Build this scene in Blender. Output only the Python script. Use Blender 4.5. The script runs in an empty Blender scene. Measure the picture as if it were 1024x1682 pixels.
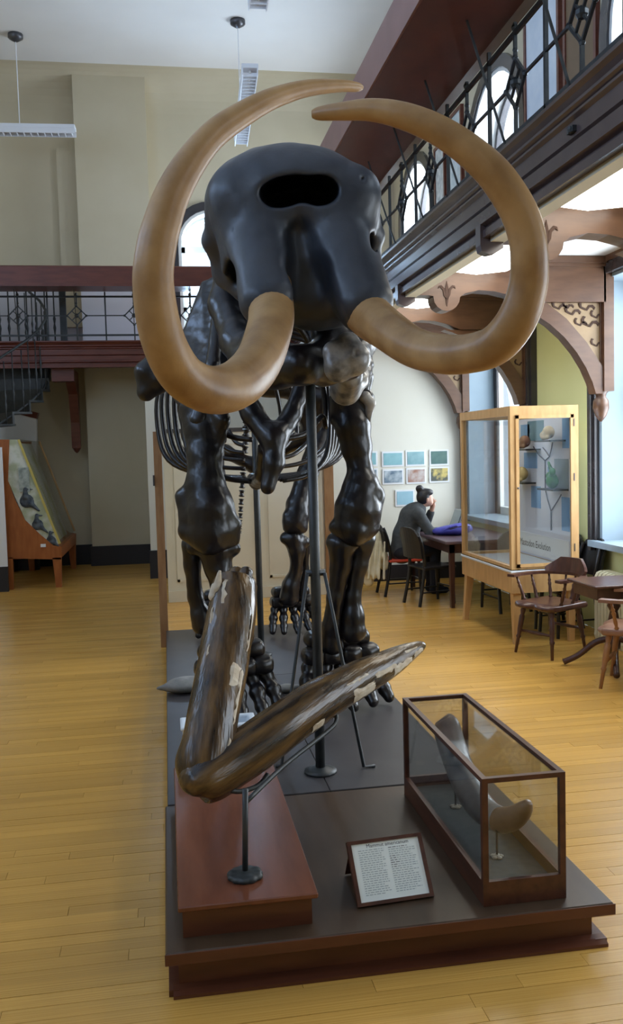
import bpy, math, random
import numpy as np
from mathutils import Vector, Matrix
random.seed(7); np.random.seed(7)
S = bpy.context.scene
COL = S.collection
PI = math.pi

# ------------------------------------------------------------------ camera
F = 1475.0; CAM = np.array([0.0, 0.0, 1.85])
def cam_axes(yaw, pitch, roll):
    f = np.array([math.sin(yaw)*math.cos(pitch), math.cos(yaw)*math.cos(pitch), -math.sin(pitch)])
    r = np.array([math.cos(yaw), -math.sin(yaw), 0.0]); d = np.cross(f, r)
    c, s = math.cos(roll), math.sin(roll)
    return np.array([c*r+s*d, -s*r+c*d, f])
AX = cam_axes(0.1599, 0.0692, 0.0271)
cd = bpy.data.cameras.new('camera'); co = bpy.data.objects.new('camera', cd); COL.objects.link(co)
cd.sensor_fit = 'VERTICAL'; cd.sensor_height = 36.0; cd.lens = 36.0*F/1682.0
cd.clip_start = 0.05; cd.clip_end = 200
m = Matrix.Identity(4)
for i in range(3):
    m[i][0] = AX[0][i]; m[i][1] = -AX[1][i]; m[i][2] = -AX[2][i]; m[i][3] = CAM[i]
co.matrix_world = m
S.camera = co
def P(px, py, Y):                 # the point at distance Y into the hall behind a spot in the photo
    d = AX.T @ np.array([(px-512)/F, (py-841)/F, 1.0]); return CAM + d*Y/d[1]
def PZ(px, py, z):
    d = AX.T @ np.array([(px-512)/F, (py-841)/F, 1.0]); return CAM + d*(z-CAM[2])/d[2]
def V(*a): return np.array(a, float)

# ------------------------------------------------------------------ view, world, daylight
S.view_settings.view_transform = 'Standard'; S.view_settings.look = 'None'
S.view_settings.exposure = 0.0; S.view_settings.gamma = 1.0
S.view_settings.use_curve_mapping = False
w = bpy.data.worlds.new('sky'); S.world = w; w.use_nodes = True
bg = w.node_tree.nodes['Background']; bg.inputs[0].default_value = (0.72, 0.85, 1.0, 1); bg.inputs[1].default_value = 1.6
def area(name, loc, size, dirn, power, col=(0.86, 0.93, 1.0)):
    l = bpy.data.lights.new(name, 'AREA'); l.shape = 'RECTANGLE'; l.size = size[0]; l.size_y = size[1]
    l.energy = power; l.color = col
    o = bpy.data.objects.new(name, l); COL.objects.link(o); o.location = loc
    o.rotation_euler = Vector(dirn).to_track_quat('-Z', 'Y').to_euler(); return o
XR = 4.16                                   # inner face of the right wall
YBK = 15.7                                  # inner face of the back wall
XL = -5.4; YF = -5.0; ZC = 8.1
LOWWIN = [(9.75, 11.95), (5.90, 8.12), (2.0, 4.3), (-2.0, 0.3)]
UPWIN = [(13.45, 15.15), (9.95, 11.65), (6.2, 7.9), (2.3, 4.0), (-1.6, 0.1)]
LEFTWIN = [(-2.6, -0.2), (1.4, 3.8), (5.4, 7.8)]
DAY = (0.80, 0.90, 1.0)
for k, (a, b) in enumerate(LOWWIN):
    area('daylight_low', (XR+0.62, (a+b)/2, 2.1), (b-a-.1, 2.45), (-1, 0, -0.18), (120, 240, 120, 50)[k], (0.86, 0.93, 1.0))
for a, b in UPWIN:
    area('daylight_gallery', (XR+0.62, (a+b)/2, 5.3), (b-a-.1, 2.2), (-1, 0, 0.25), 330 if a > 13 else 160, (0.74, 0.86, 1.0))
for a, b in LEFTWIN:
    area('daylight_left', (XL-0.35, (a+b)/2, 5.6), (b-a, 3.0), (1, 0.1, 0.85), 190, (0.36, 0.58, 1.0))
area('daylight_back', (0.93, YBK+0.6, 4.9), (1.15, 2.3), (0, -1, -0.1), 260, (0.50, 0.72, 1.0))

# ------------------------------------------------------------------ materials
MATS = {}
def mat(name, c1, c2=None, rough=0.5, scale=6.0, stretch=(1, 1, 1), bump=0.0, bscale=40.0, metal=0.0, coat=0.0,
        lo=0.35, hi=0.65, obj_var=0.0, emit=None, detail=4.0, spec=0.5, axis=None):
    if name in MATS: return MATS[name]
    M = bpy.data.materials.new(name); M.use_nodes = True; nt = M.node_tree; N = nt.nodes; L = nt.links
    b = N['Principled BSDF']; b.inputs['Roughness'].default_value = rough; b.inputs['Metallic'].default_value = metal
    b.inputs['Specular IOR Level'].default_value = spec
    if coat: b.inputs['Coat Weight'].default_value = coat; b.inputs['Coat Roughness'].default_value = 0.15
    tc = N.new('ShaderNodeTexCoord'); mp = N.new('ShaderNodeMapping'); mp.inputs['Scale'].default_value = stretch
    L.new(tc.outputs['Object'], mp.inputs['Vector'])
    if axis is not None:                        # grain along a given direction
        mp.vector_type = 'TEXTURE'; mp.inputs['Rotation'].default_value = Vector(axis).to_track_quat('Z', 'Y').to_euler()
        mp.inputs['Scale'].default_value = [1.0/q for q in stretch]
    col = None
    if c2 is not None:
        nz = N.new('ShaderNodeTexNoise'); nz.inputs['Scale'].default_value = scale; nz.inputs['Detail'].default_value = detail
        L.new(mp.outputs[0], nz.inputs['Vector'])
        rp = N.new('ShaderNodeValToRGB'); rp.color_ramp.elements[0].position = lo; rp.color_ramp.elements[1].position = hi
        rp.color_ramp.elements[0].color = (*c1, 1); rp.color_ramp.elements[1].color = (*c2, 1)
        L.new(nz.outputs['Fac'], rp.inputs['Fac']); col = rp.outputs[0]
        if obj_var:
            oi = N.new('ShaderNodeObjectInfo'); at = N.new('ShaderNodeAttribute'); at.attribute_name = 'rnd'
            ad = N.new('ShaderNodeMath'); ad.operation = 'ADD'; L.new(oi.outputs['Random'], ad.inputs[0]); L.new(at.outputs['Fac'], ad.inputs[1])
            fr = N.new('ShaderNodeMath'); fr.operation = 'FRACT'; L.new(ad.outputs[0], fr.inputs[0])
            mr = N.new('ShaderNodeMapRange'); mr.inputs[3].default_value = 1-obj_var; mr.inputs[4].default_value = 1+obj_var
            L.new(fr.outputs[0], mr.inputs[0])
            hs = N.new('ShaderNodeHueSaturation'); L.new(mr.outputs[0], hs.inputs['Value']); L.new(col, hs.inputs['Color']); col = hs.outputs[0]
        L.new(col, b.inputs['Base Color'])
    else:
        b.inputs['Base Color'].default_value = (*c1, 1)
    if bump:
        n2 = N.new('ShaderNodeTexNoise'); n2.inputs['Scale'].default_value = bscale; n2.inputs['Detail'].default_value = 3
        L.new(mp.outputs[0], n2.inputs['Vector'])
        bp = N.new('ShaderNodeBump'); bp.inputs['Strength'].default_value = bump; bp.inputs['Distance'].default_value = 0.01
        L.new(n2.outputs['Fac'], bp.inputs['Height']); L.new(bp.outputs[0], b.inputs['Normal'])
    if emit:
        b.inputs['Emission Color'].default_value = (*emit[0], 1); b.inputs['Emission Strength'].default_value = emit[1]
    MATS[name] = M; return M
def glass(name, tint=(1, 1, 1), refl=0.06):
    M = bpy.data.materials.new(name); M.use_nodes = True; nt = M.node_tree; N = nt.nodes; L = nt.links
    for n in list(N): N.remove(n)
    o = N.new('ShaderNodeOutputMaterial'); t = N.new('ShaderNodeBsdfTransparent'); t.inputs[0].default_value = (*tint, 1)
    g = N.new('ShaderNodeBsdfGlossy'); g.inputs['Roughness'].default_value = 0.03
    fr = N.new('ShaderNodeLayerWeight'); fr.inputs['Blend'].default_value = 0.12
    mr = N.new('ShaderNodeMapRange'); mr.inputs[3].default_value = refl; mr.inputs[4].default_value = 0.45
    L.new(fr.outputs['Fresnel'], mr.inputs[0])
    mx = N.new('ShaderNodeMixShader'); L.new(mr.outputs[0], mx.inputs[0]); L.new(t.outputs[0], mx.inputs[1]); L.new(g.outputs[0], mx.inputs[2])
    L.new(mx.outputs[0], o.inputs[0]); MATS[name] = M; return M
M_floor = mat('maple_strip', (0.57, 0.295, 0.060), (0.70, 0.405, 0.098), rough=0.25, scale=3, stretch=(0.6, 9, 1), bump=0.05, bscale=25, obj_var=0.11)
M_joint = mat('floor_joint', (0.16, 0.075, 0.02), rough=0.7)
M_wallc = mat('cream_plaster', (0.56, 0.49, 0.34), (0.60, 0.53, 0.38), rough=0.9, scale=1.2)
M_wallw = mat('pale_plaster', (0.72, 0.70, 0.60), (0.76, 0.74, 0.65), rough=0.9, scale=1.0)
M_yel = mat('yellow_plaster', (0.60, 0.60, 0.27), (0.64, 0.64, 0.31), rough=0.9, scale=1.0)
M_ceil = mat('ceiling_plaster', (0.80, 0.79, 0.77), (0.84, 0.83, 0.81), rough=0.95, scale=0.8)
M_soff = mat('white_soffit', (0.80, 0.80, 0.78), rough=0.9)
M_dkbase = mat('dark_baseboard', (0.018, 0.017, 0.022), rough=0.5)
M_gal = mat('gallery_mahogany', (0.105, 0.026, 0.016), (0.15, 0.04, 0.023), rough=0.34, scale=3, stretch=(1, 1, 6))
M_galf = mat('fascia_walnut', (0.075, 0.055, 0.055), (0.10, 0.072, 0.070), rough=0.22, scale=3)
M_beam = mat('oak_beam', (0.092, 0.045, 0.025), (0.130, 0.066, 0.036), rough=0.35, scale=4, stretch=(1, 4, 4))
M_carve = mat('carved_oak', (0.26, 0.17, 0.085), (0.33, 0.22, 0.11), rough=0.45, scale=6)
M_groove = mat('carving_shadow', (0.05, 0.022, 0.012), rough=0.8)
M_dkwin = mat('dark_window_wood', (0.030, 0.028, 0.032), (0.05, 0.042, 0.042), rough=0.25, scale=4)
M_reveal = mat('window_reveal_paint', (0.24, 0.32, 0.38), (0.28, 0.36, 0.42), rough=0.6, scale=2)
M_white = mat('white_paint', (0.80, 0.80, 0.76), rough=0.5)
M_iron = mat('cast_iron', (0.022, 0.026, 0.028), (0.035, 0.040, 0.042), rough=0.42, scale=20)
M_bone = mat('dark_bone', (0.0045, 0.004, 0.0055), (0.013, 0.0095, 0.0095), rough=0.30, scale=7, bump=0.2, bscale=24)
BONE = M_bone
M_skull = mat('skull_sky_tint', (0.020, 0.024, 0.033), (0.040, 0.045, 0.056), rough=0.42, scale=5, bump=0.12, bscale=34)  # blue window light on the skull is put into the base colour
M_grey = mat('pale_lit_bone', (0.09, 0.085, 0.08), (0.34, 0.32, 0.29), rough=0.3, scale=9, bump=0.3, bscale=20, lo=.4, hi=.6)  # paler bone tone; on the jaw it paints in glossy light
M_ivory = mat('tusk_ivory', (0.25, 0.125, 0.040), (0.43, 0.25, 0.098), rough=0.40, scale=6.5, bump=0.10, bscale=45, detail=12, lo=.26, hi=.60)
_bt = dict(rough=0.25, scale=1.6, stretch=(14, 14, 2.2), bump=0.6, bscale=2.2, lo=.36, hi=.66, detail=9)
M_btusk = mat('fossil_tusk', (0.022, 0.013, 0.007), (0.145, 0.080, 0.028), axis=(.10, .38, .70), **_bt)
M_btusk2 = mat('fossil_tusk_side', (0.022, 0.013, 0.007), (0.15, 0.082, 0.026), axis=(.92, .65, .36), **_bt)
M_plas = mat('plaster_fill', (0.50, 0.40, 0.28), (0.68, 0.60, 0.48), rough=0.7, scale=20, bump=.4, bscale=40)
M_plat = mat('platform_mahogany', (0.085, 0.026, 0.014), (0.13, 0.042, 0.020), rough=0.30, scale=2.5, stretch=(1, 6, 6), bump=.05)
M_pdeck = mat('platform_deck', (0.055, 0.032, 0.018), (0.075, 0.045, 0.026), rough=0.36, scale=2.5, stretch=(5, 1, 1))
M_mat = mat('platform_grey', (0.040, 0.036, 0.038), (0.055, 0.050, 0.052), rough=0.42, scale=4)
M_case = mat('case_mahogany', (0.060, 0.020, 0.012), (0.10, 0.034, 0.018), rough=0.3, scale=4, stretch=(6, 1, 6))
M_felt = mat('case_felt', (0.055, 0.065, 0.062), (0.075, 0.082, 0.078), rough=0.95, scale=30)
M_oak = mat('light_oak', (0.52, 0.30, 0.115), (0.62, 0.38, 0.16), rough=0.4, scale=4, stretch=(5, 5, 1))
M_orange = mat('orange_oak', (0.30, 0.085, 0.018), (0.38, 0.12, 0.028), rough=0.4, scale=4, stretch=(5, 5, 1))
M_walnut = mat('chair_walnut', (0.060, 0.024, 0.018), (0.10, 0.042, 0.028), rough=0.28, scale=6, stretch=(4, 4, 1))
M_oak2 = mat('chair_oak', (0.28, 0.12, 0.045), (0.36, 0.17, 0.07), rough=0.3, scale=6, stretch=(4, 4, 1))
M_black = mat('black_lacquer', (0.012, 0.011, 0.012), rough=0.3)
M_ttop = mat('table_laminate', (0.115, 0.075, 0.085), (0.14, 0.09, 0.10), rough=0.3, scale=5)
M_red = mat('red_vinyl', (0.55, 0.055, 0.025), (0.62, 0.07, 0.03), rough=0.45, scale=6)
M_card = mat('white_card', (0.80, 0.82, 0.84), rough=0.6)
M_paper = mat('sign_paper', (0.84, 0.87, 0.82), (0.88, 0.90, 0.85), rough=0.5, scale=9)
M_ink = mat('ink', (0.10, 0.10, 0.11), rough=0.8)
M_ink2 = mat('pale_ink', (0.36, 0.40, 0.40), rough=0.8)
M_blue = mat('blue_card', (0.16, 0.33, 0.60), (0.20, 0.38, 0.64), rough=0.5, scale=4)
M_tube = mat('fluorescent_diffuser', (0.9, 0.9, 0.85), rough=0.5, emit=((1.0, 0.97, 0.88), 8.0))
M_lampm = mat('lamp_white', (0.78, 0.80, 0.84), rough=0.4)
M_grm = mat('lamp_metal', (0.10, 0.10, 0.11), rough=0.35, metal=.6)
M_rad = mat('radiator_cream', (0.62, 0.60, 0.42), (0.68, 0.66, 0.48), rough=0.5, scale=5)
M_part = mat('partition_paint', (0.62, 0.58, 0.47), (0.66, 0.62, 0.51), rough=0.7, scale=2)
M_pedge = mat('partition_edge', (0.26, 0.13, 0.055), (0.33, 0.18, 0.08), rough=0.5, scale=5, stretch=(5, 5, 1))
M_stone = mat('grey_stone', (0.17, 0.17, 0.16), (0.27, 0.26, 0.25), rough=0.6, scale=9, bump=.5, bscale=18)
M_tub = mat('white_plastic', (0.72, 0.78, 0.84), rough=0.35)
M_skin = mat('skin', (0.58, 0.33, 0.23), (0.62, 0.36, 0.26), rough=0.5, scale=5)
M_hood = mat('grey_fleece', (0.055, 0.062, 0.066), (0.075, 0.082, 0.085), rough=0.9, scale=25, bump=.2, bscale=60)
M_hair = mat('black_hair', (0.010, 0.009, 0.012), (0.02, 0.018, 0.02), rough=0.4, scale=40, stretch=(1, 1, 6))
M_trou = mat('dark_trousers', (0.012, 0.012, 0.016), rough=0.85)
M_coat = mat('cream_jacket', (0.66, 0.60, 0.42), (0.76, 0.72, 0.55), rough=0.5, scale=8, bump=.4, bscale=16)
M_bag = mat('violet_nylon', (0.055, 0.055, 0.36), (0.085, 0.085, 0.48), rough=0.5, scale=9, bump=.3, bscale=14)
M_lap = mat('laptop_grey', (0.30, 0.31, 0.33), rough=0.35, metal=.5)
M_scr = mat('laptop_screen', (0.25, 0.30, 0.30), rough=0.2)
M_green = mat('green_model', (0.035, 0.15, 0.045), (0.06, 0.24, 0.08), rough=0.5, scale=18)
M_gl = glass('clear_glass', (0.97, 0.98, 0.98), 0.05)
M_glw = glass('window_glass', (0.98, 0.99, 1.0), 0.04)

# ------------------------------------------------------------------ helpers
def top_of(o):
    while o.parent: o = o.parent
    return o
def thing(name, label, cat, loc=(0, 0, 0), rotz=0, group=None, local=False):
    o = bpy.data.objects.new(name, None); COL.objects.link(o); o.location = Vector([float(c) for c in loc]); o.rotation_euler = (0, 0, rotz)
    o.empty_display_size = 0.1
    o['label'] = label; o['category'] = cat
    if group: o['group'] = group
    o['local'] = 1 if local else 0
    THINGS.append(o); return o
THINGS = []
def tag(o, label=None, cat=None, group=None, kind=None):
    if label: o['label'] = label
    if cat: o['category'] = cat
    if group: o['group'] = group
    if kind: o['kind'] = kind
    return o
def mk(name, verts, faces, material, parent=None, smooth=False, kind=None):
    me = bpy.data.meshes.new(name)
    vs = np.asarray(verts, float)
    if parent is not None:
        r = top_of(parent)
        if not r.get('local', 1): vs = vs - np.array(r.location)
    me.from_pydata([tuple(map(float, v)) for v in vs], [], [tuple(int(i) for i in f) for f in faces]); me.update()
    if isinstance(material, (list, tuple)):
        for q in material: me.materials.append(q)
    else: me.materials.append(material)
    if smooth:
        me.polygons.foreach_set('use_smooth', [True]*len(me.polygons))
    o = bpy.data.objects.new(name, me); COL.objects.link(o)
    if parent is not None: o.parent = parent
    if kind: o['kind'] = kind
    return o
def nrm(a):
    a = np.asarray(a, float); l = np.linalg.norm(a); return a/l if l else a
class MB:
    def __init__(s): s.v = []; s.f = []
    def add(s, vs, fs):
        n = len(s.v); s.v += [tuple(q) for q in vs]; s.f += [tuple(i+n for i in f) for f in fs]; return s
    def box(s, x0, x1, y0, y1, z0, z1):
        return s.add([(x0, y0, z0), (x1, y0, z0), (x1, y1, z0), (x0, y1, z0), (x0, y0, z1), (x1, y0, z1), (x1, y1, z1), (x0, y1, z1)],
                     [(0, 3, 2, 1), (4, 5, 6, 7), (0, 1, 5, 4), (1, 2, 6, 5), (2, 3, 7, 6), (3, 0, 4, 7)])
    def bbox(s, x0, x1, y0, y1, z0, z1, b):     # box with chamfered edges
        X = (x0, x1); Y = (y0, y1); Z = (z0, z1); vs = []; idx = {}
        for i in (0, 1):
            for j in (0, 1):
                for k in (0, 1):
                    sx, sy, sz = (1 if i == 0 else -1), (1 if j == 0 else -1), (1 if k == 0 else -1)
                    for a, d in enumerate(((0, b, b), (b, 0, b), (b, b, 0))):
                        idx[i, j, k, a] = len(vs); vs.append((X[i]+sx*d[0], Y[j]+sy*d[1], Z[k]+sz*d[2]))
        fs = []
        for i in (0, 1): fs.append([idx[i, 0, 0, 0], idx[i, 1, 0, 0], idx[i, 1, 1, 0], idx[i, 0, 1, 0]])
        for j in (0, 1): fs.append([idx[0, j, 0, 1], idx[1, j, 0, 1], idx[1, j, 1, 1], idx[0, j, 1, 1]])
        for k in (0, 1): fs.append([idx[0, 0, k, 2], idx[1, 0, k, 2], idx[1, 1, k, 2], idx[0, 1, k, 2]])
        for i in (0, 1):
            for j in (0, 1): fs.append([idx[i, j, 0, 0], idx[i, j, 1, 0], idx[i, j, 1, 1], idx[i, j, 0, 1]])
            for k in (0, 1): fs.append([idx[i, 0, k, 0], idx[i, 1, k, 0], idx[i, 1, k, 2], idx[i, 0, k, 2]])
        for j in (0, 1):
            for k in (0, 1): fs.append([idx[0, j, k, 1], idx[1, j, k, 1], idx[1, j, k, 2], idx[0, j, k, 2]])
        for i in (0, 1):
            for j in (0, 1):
                for k in (0, 1): fs.append([idx[i, j, k, 0], idx[i, j, k, 1], idx[i, j, k, 2]])
        c = V((x0+x1)/2, (y0+y1)/2, (z0+z1)/2); out = []
        for f in fs:
            p = [np.array(vs[q]) for q in f]; n = np.cross(p[1]-p[0], p[2]-p[0])
            out.append(f if np.dot(n, p[0]-c) > 0 else f[::-1])
        return s.add(vs, out)
    def bar(s, a, b, w, h=None, up=(0, 0, 1)):  # rectangular bar from a to b
        h = w if h is None else h
        a = np.asarray(a, float); b = np.asarray(b, float); t = nrm(b-a); u = np.asarray(up, float)
        if abs(np.dot(t, u)) > 0.98: u = V(0, 1, 0)
        r = nrm(np.cross(t, u)); q = np.cross(r, t)
        vs = [p+r*sx*w/2+q*sy*h/2 for p in (a, b) for sx, sy in ((-1, -1), (1, -1), (1, 1), (-1, 1))]
        return s.add(vs, [(0, 1, 2, 3), (7, 6, 5, 4), (0, 4, 5, 1), (1, 5, 6, 2), (2, 6, 7, 3), (3, 7, 4, 0)])
    def tube(s, pts, rad, n=10, cap=True):
        pts = [np.asarray(p, float) for p in pts]; k = len(pts)
        if not hasattr(rad, '__len__'): rad = [rad]*k
        T = [nrm(pts[min(i+1, k-1)]-pts[max(i-1, 0)]) for i in range(k)]
        u = V(0, 0, 1) if abs(T[0][2]) < 0.9 else V(1, 0, 0)
        r = nrm(np.cross(T[0], u)); vs = []
        for i in range(k):
            r = nrm(r-T[i]*np.dot(r, T[i])); q = np.cross(T[i], r)
            for j in range(n):
                an = 2*PI*j/n; vs.append(pts[i]+rad[i]*(math.cos(an)*r+math.sin(an)*q))
        fs = [(i*n+j, i*n+(j+1) % n, (i+1)*n+(j+1) % n, (i+1)*n+j) for i in range(k-1) for j in range(n)]
        if cap: fs += [tuple(range(n-1, -1, -1)), tuple(range((k-1)*n, k*n))]
        return s.add(vs, fs)
    def turned(s, a, b, prof, n=10):            # lathe-turned spindle from a to b, prof = (t, r)
        a = np.asarray(a, float); b = np.asarray(b, float)
        return s.tube([a+(b-a)*t for t, _ in prof], [r for _, r in prof], n)
    def prism(s, poly, axis, d0, d1):           # outline extruded along axis
        def w3(u, v, d): return {'x': (d, u, v), 'y': (u, d, v), 'z': (u, v, d)}[axis]
        n = len(poly); vs = [w3(u, v, d0) for u, v in poly]+[w3(u, v, d1) for u, v in poly]
        ar = sum(poly[i][0]*poly[(i+1) % n][1]-poly[(i+1) % n][0]*poly[i][1] for i in range(n))
        ccw = (ar > 0) == (axis != 'y')
        if d1 < d0: ccw = not ccw
        A = tuple(range(n-1, -1, -1)); B = tuple(range(n, 2*n)); sd = [(i, (i+1) % n, n+(i+1) % n, n+i) for i in range(n)]
        if not ccw: A = A[::-1]; B = B[::-1]; sd = [q[::-1] for q in sd]
        return s.add(vs, [A, B]+sd)
    def plate(s, poly3, nvec):                  # flat outline in space, thickened by nvec
        n = len(poly3); nv = np.asarray(nvec, float); vs = [np.asarray(p, float) for p in poly3]; vs = vs+[p+nv for p in vs]
        fn = np.cross(vs[1]-vs[0], vs[2]-vs[0])
        return s.add(vs, [tuple(range(n-1, -1, -1)), tuple(range(n, 2*n))]+[(i, (i+1) % n, n+(i+1) % n, n+i) for i in range(n)])
    def ball(s, c, r, n=10, k=7):
        c = np.asarray(c, float); r = V(*r) if hasattr(r, '__len__') else V(r, r, r); vs = [c+V(0, 0, -r[2])]
        for i in range(1, k):
            ph = -PI/2+PI*i/k
            for j in range(n):
                vs.append(c+r*V(math.cos(ph)*math.cos(2*PI*j/n), math.cos(ph)*math.sin(2*PI*j/n), math.sin(ph)))
        vs.append(c+V(0, 0, r[2])); fs = [(0, 1+(j+1) % n, 1+j) for j in range(n)]
        for i in range(k-2): fs += [(1+i*n+j, 1+i*n+(j+1) % n, 1+(i+1)*n+(j+1) % n, 1+(i+1)*n+j) for j in range(n)]
        t = len(vs)-1; fs += [(1+(k-2)*n+j, 1+(k-2)*n+(j+1) % n, t) for j in range(n)]
        return s.add(vs, fs)
    def build(s, name, material, parent=None, smooth=False, kind=None): return mk(name, s.v, s.f, material, parent, smooth, kind)
def box(*a): return MB().box(*a)
def spline(pts, n=6, closed=False):             # Catmull-Rom through rows of numbers (position and radius alike)
    p = np.asarray(pts, float); out = []; k = len(p)
    for i in range(k-1):
        a, b, c, d = p[max(i-1, 0)], p[i], p[i+1], p[min(i+2, k-1)]
        for j in range(n):
            t = j/n; out.append(0.5*((2*b)+(-a+c)*t+(2*a-5*b+4*c-d)*t*t+(-a+3*b-3*c+d)*t**3))
    out.append(p[-1]); return np.array(out)
def struct(name, mb, material, parent=None, label=None):
    o = mb.build(name, material, parent)
    if parent is None:
        o['kind'] = 'structure'; o['local'] = 1
        if label: o['label'] = label
    return o
# soft union of round cones and ellipsoids, meshed with surface nets
class SDF:
    def __init__(s): s.o = []
    def cone(s, a, b, ra, rb, k=0.02, sub=False): s.o.append(('c', np.asarray(a, float), np.asarray(b, float), ra, rb, k, sub)); return s
    def chain(s, pts, k=0.02):                  # rows of x y z r
        for a, b in zip(pts[:-1], pts[1:]): s.cone(a[:3], b[:3], a[3], b[3], k)
        return s
    def ell(s, c, r, k=0.02, sub=False, R=None): s.o.append(('e', np.asarray(c, float), np.asarray(r, float), R, 0, k, sub)); return s
    def bx(s, c, h, rr, k=0.02, sub=False, R=None): s.o.append(('b', np.asarray(c, float), np.asarray(h, float), R, rr, k, sub)); return s
    def bounds(s):
        lo = np.full(3, 1e9); hi = -lo
        for p in s.o:
            if p[6]: continue
            if p[0] == 'c':
                for q, r in ((p[1], p[3]), (p[2], p[4])): lo = np.minimum(lo, q-r); hi = np.maximum(hi, q+r)
            else:
                e = p[2] if p[3] is None else np.full(3, np.linalg.norm(p[2]))
                lo = np.minimum(lo, p[1]-e-p[4]); hi = np.maximum(hi, p[1]+e+p[4])
        return lo, hi
    def mesh(s, h, nz=0.0, nf=30.0):
        lo, hi = s.bounds(); lo = lo-2.5*h; hi = hi+2.5*h
        n = np.ceil((hi-lo)/h).astype(int)+1
        g = np.meshgrid(*[lo[i]+h*np.arange(n[i]) for i in range(3)], indexing='ij')
        Q = np.stack(g, -1).astype(np.float32); D = None
        for p in s.o:
            if p[0] == 'c':
                a, b, ra, rb = p[1:5]; ab = b-a; l2 = max(float(ab@ab), 1e-9)
                t = np.clip(((Q-a.astype(np.float32))@ab.astype(np.float32))/l2, 0, 1)
                d = np.linalg.norm(Q-(a+0*ab).astype(np.float32)-t[..., None]*ab.astype(np.float32), axis=-1)-(ra+(rb-ra)*t)
            elif p[0] == 'e':
                q = Q-p[1].astype(np.float32)
                if p[3] is not None: q = q@p[3].astype(np.float32)
                r = p[2].astype(np.float32); k0 = np.linalg.norm(q/r, axis=-1); k1 = np.linalg.norm(q/(r*r), axis=-1)
                d = k0*(k0-1)/np.maximum(k1, 1e-6)
            else:
                q = Q-p[1].astype(np.float32)
                if p[3] is not None: q = q@p[3].astype(np.float32)
                q = np.abs(q)-p[2].astype(np.float32)
                d = np.linalg.norm(np.maximum(q, 0), axis=-1)+np.minimum(q.max(-1), 0)-p[4]
            k = p[5]
            if D is None: D = d
            elif p[6]:
                hh = np.clip(0.5-0.5*(D+d)/k, 0, 1); D = D*(1-hh)-d*hh+k*hh*(1-hh)
            else:
                hh = np.clip(0.5+0.5*(D-d)/k, 0, 1); D = D*(1-hh)+d*hh-k*hh*(1-hh)
        if nz:
            q = Q*np.float32(nf); x_, y_, z_ = q[..., 0], q[..., 1], q[..., 2]
            D = D+np.float32(nz)*(np.sin(x_+.7*z_)*np.sin(y_*1.1+.5*x_)*np.sin(z_*.6+1.0)+.5*np.sin(2.3*x_+1.2)*np.sin(2.1*y_+z_)*np.sin(1.7*z_+.6*x_))
        sg = D < 0; c = np.array(D.shape)-1; cnt = np.zeros(c, np.int32); acc = np.zeros((*c, 3), np.float32)
        offs = [(i, j, k) for i in (0, 1) for j in (0, 1) for k in (0, 1)]
        def sl(o): return tuple(slice(o[i], o[i]+c[i]) for i in range(3))
        for o in offs:
            for ax in range(3):
                if o[ax]: continue
                o2 = list(o); o2[ax] = 1; A = D[sl(o)]; B = D[sl(o2)]; mk_ = sg[sl(o)] != sg[sl(o2)]
                t = np.where(mk_, A/np.where(A-B == 0, 1, A-B), 0)
                cnt += mk_
                for i in range(3): acc[..., i] += mk_*(o[i] if i != ax else t)
        act = cnt > 0; idx = np.full(c, -1, np.int64); ii = np.argwhere(act); idx[act] = np.arange(len(ii))
        vs = lo+h*(ii+acc[act]/cnt[act][:, None]); fs = []
        for ax in range(3):
            u, v = (ax+1) % 3, (ax+2) % 3
            a = [slice(None)]*3; b = [slice(None)]*3; a[ax] = slice(0, -1); b[ax] = slice(1, None)
            e = sg[tuple(a)] != sg[tuple(b)]; pt = np.argwhere(e); inside = sg[tuple(a)][e]
            ok = (pt[:, u] > 0) & (pt[:, v] > 0) & (pt[:, u] < c[u]) & (pt[:, v] < c[v]); pt = pt[ok]; inside = inside[ok]
            def at(du, dv):
                q = pt.copy(); q[:, u] -= du; q[:, v] -= dv; return idx[q[:, 0], q[:, 1], q[:, 2]]
            q = np.stack([at(1, 1), at(0, 1), at(0, 0), at(1, 0)], 1); q[~inside] = q[~inside][:, ::-1]; fs.append(q)
        return vs, np.concatenate(fs)
    def build(s, name, material, parent, h=0.015, fn=None, nz=None, nf=30.0):
        if nz is None: nz = 0.0035 if material is BONE else 0.0
        v, f = s.mesh(h, nz, nf)
        if fn is not None: v = fn(v)
        return mk(name, v, f, material, parent, True)
def text_mesh(body, size, align='LEFT'):        # lettering as flat triangles in the xy plane
    cu = bpy.data.curves.new('txt', 'FONT'); cu.body = body; cu.size = size; cu.align_x = align; cu.resolution_u = 2
    o = bpy.data.objects.new('txt', cu); COL.objects.link(o); dg = bpy.context.evaluated_depsgraph_get(); dg.update()
    me = bpy.data.meshes.new_from_object(o.evaluated_get(dg)); vs = [tuple(v.co) for v in me.vertices]; fs = [tuple(p.vertices) for p in me.polygons]
    bpy.data.objects.remove(o); bpy.data.curves.remove(cu); bpy.data.meshes.remove(me); return vs, fs
def dup(root, loc, rotz, label=None, group=None):
    r = root.copy(); COL.objects.link(r); r.location = loc; r.rotation_euler = (0, 0, rotz)
    if label: r['label'] = label
    if group: r['group'] = group
    for ch in list(root.children):
        c = ch.copy(); COL.objects.link(c); c.parent = r
        for g in ch.children:
            d = g.copy(); COL.objects.link(d); d.parent = c
    return r

# ================================================================== THE SETTING
floor = struct('floor', box(XL, XR, YF, YBK, -0.12, -0.012), M_joint, label='honey coloured strip wood floor of the hall')
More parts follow.
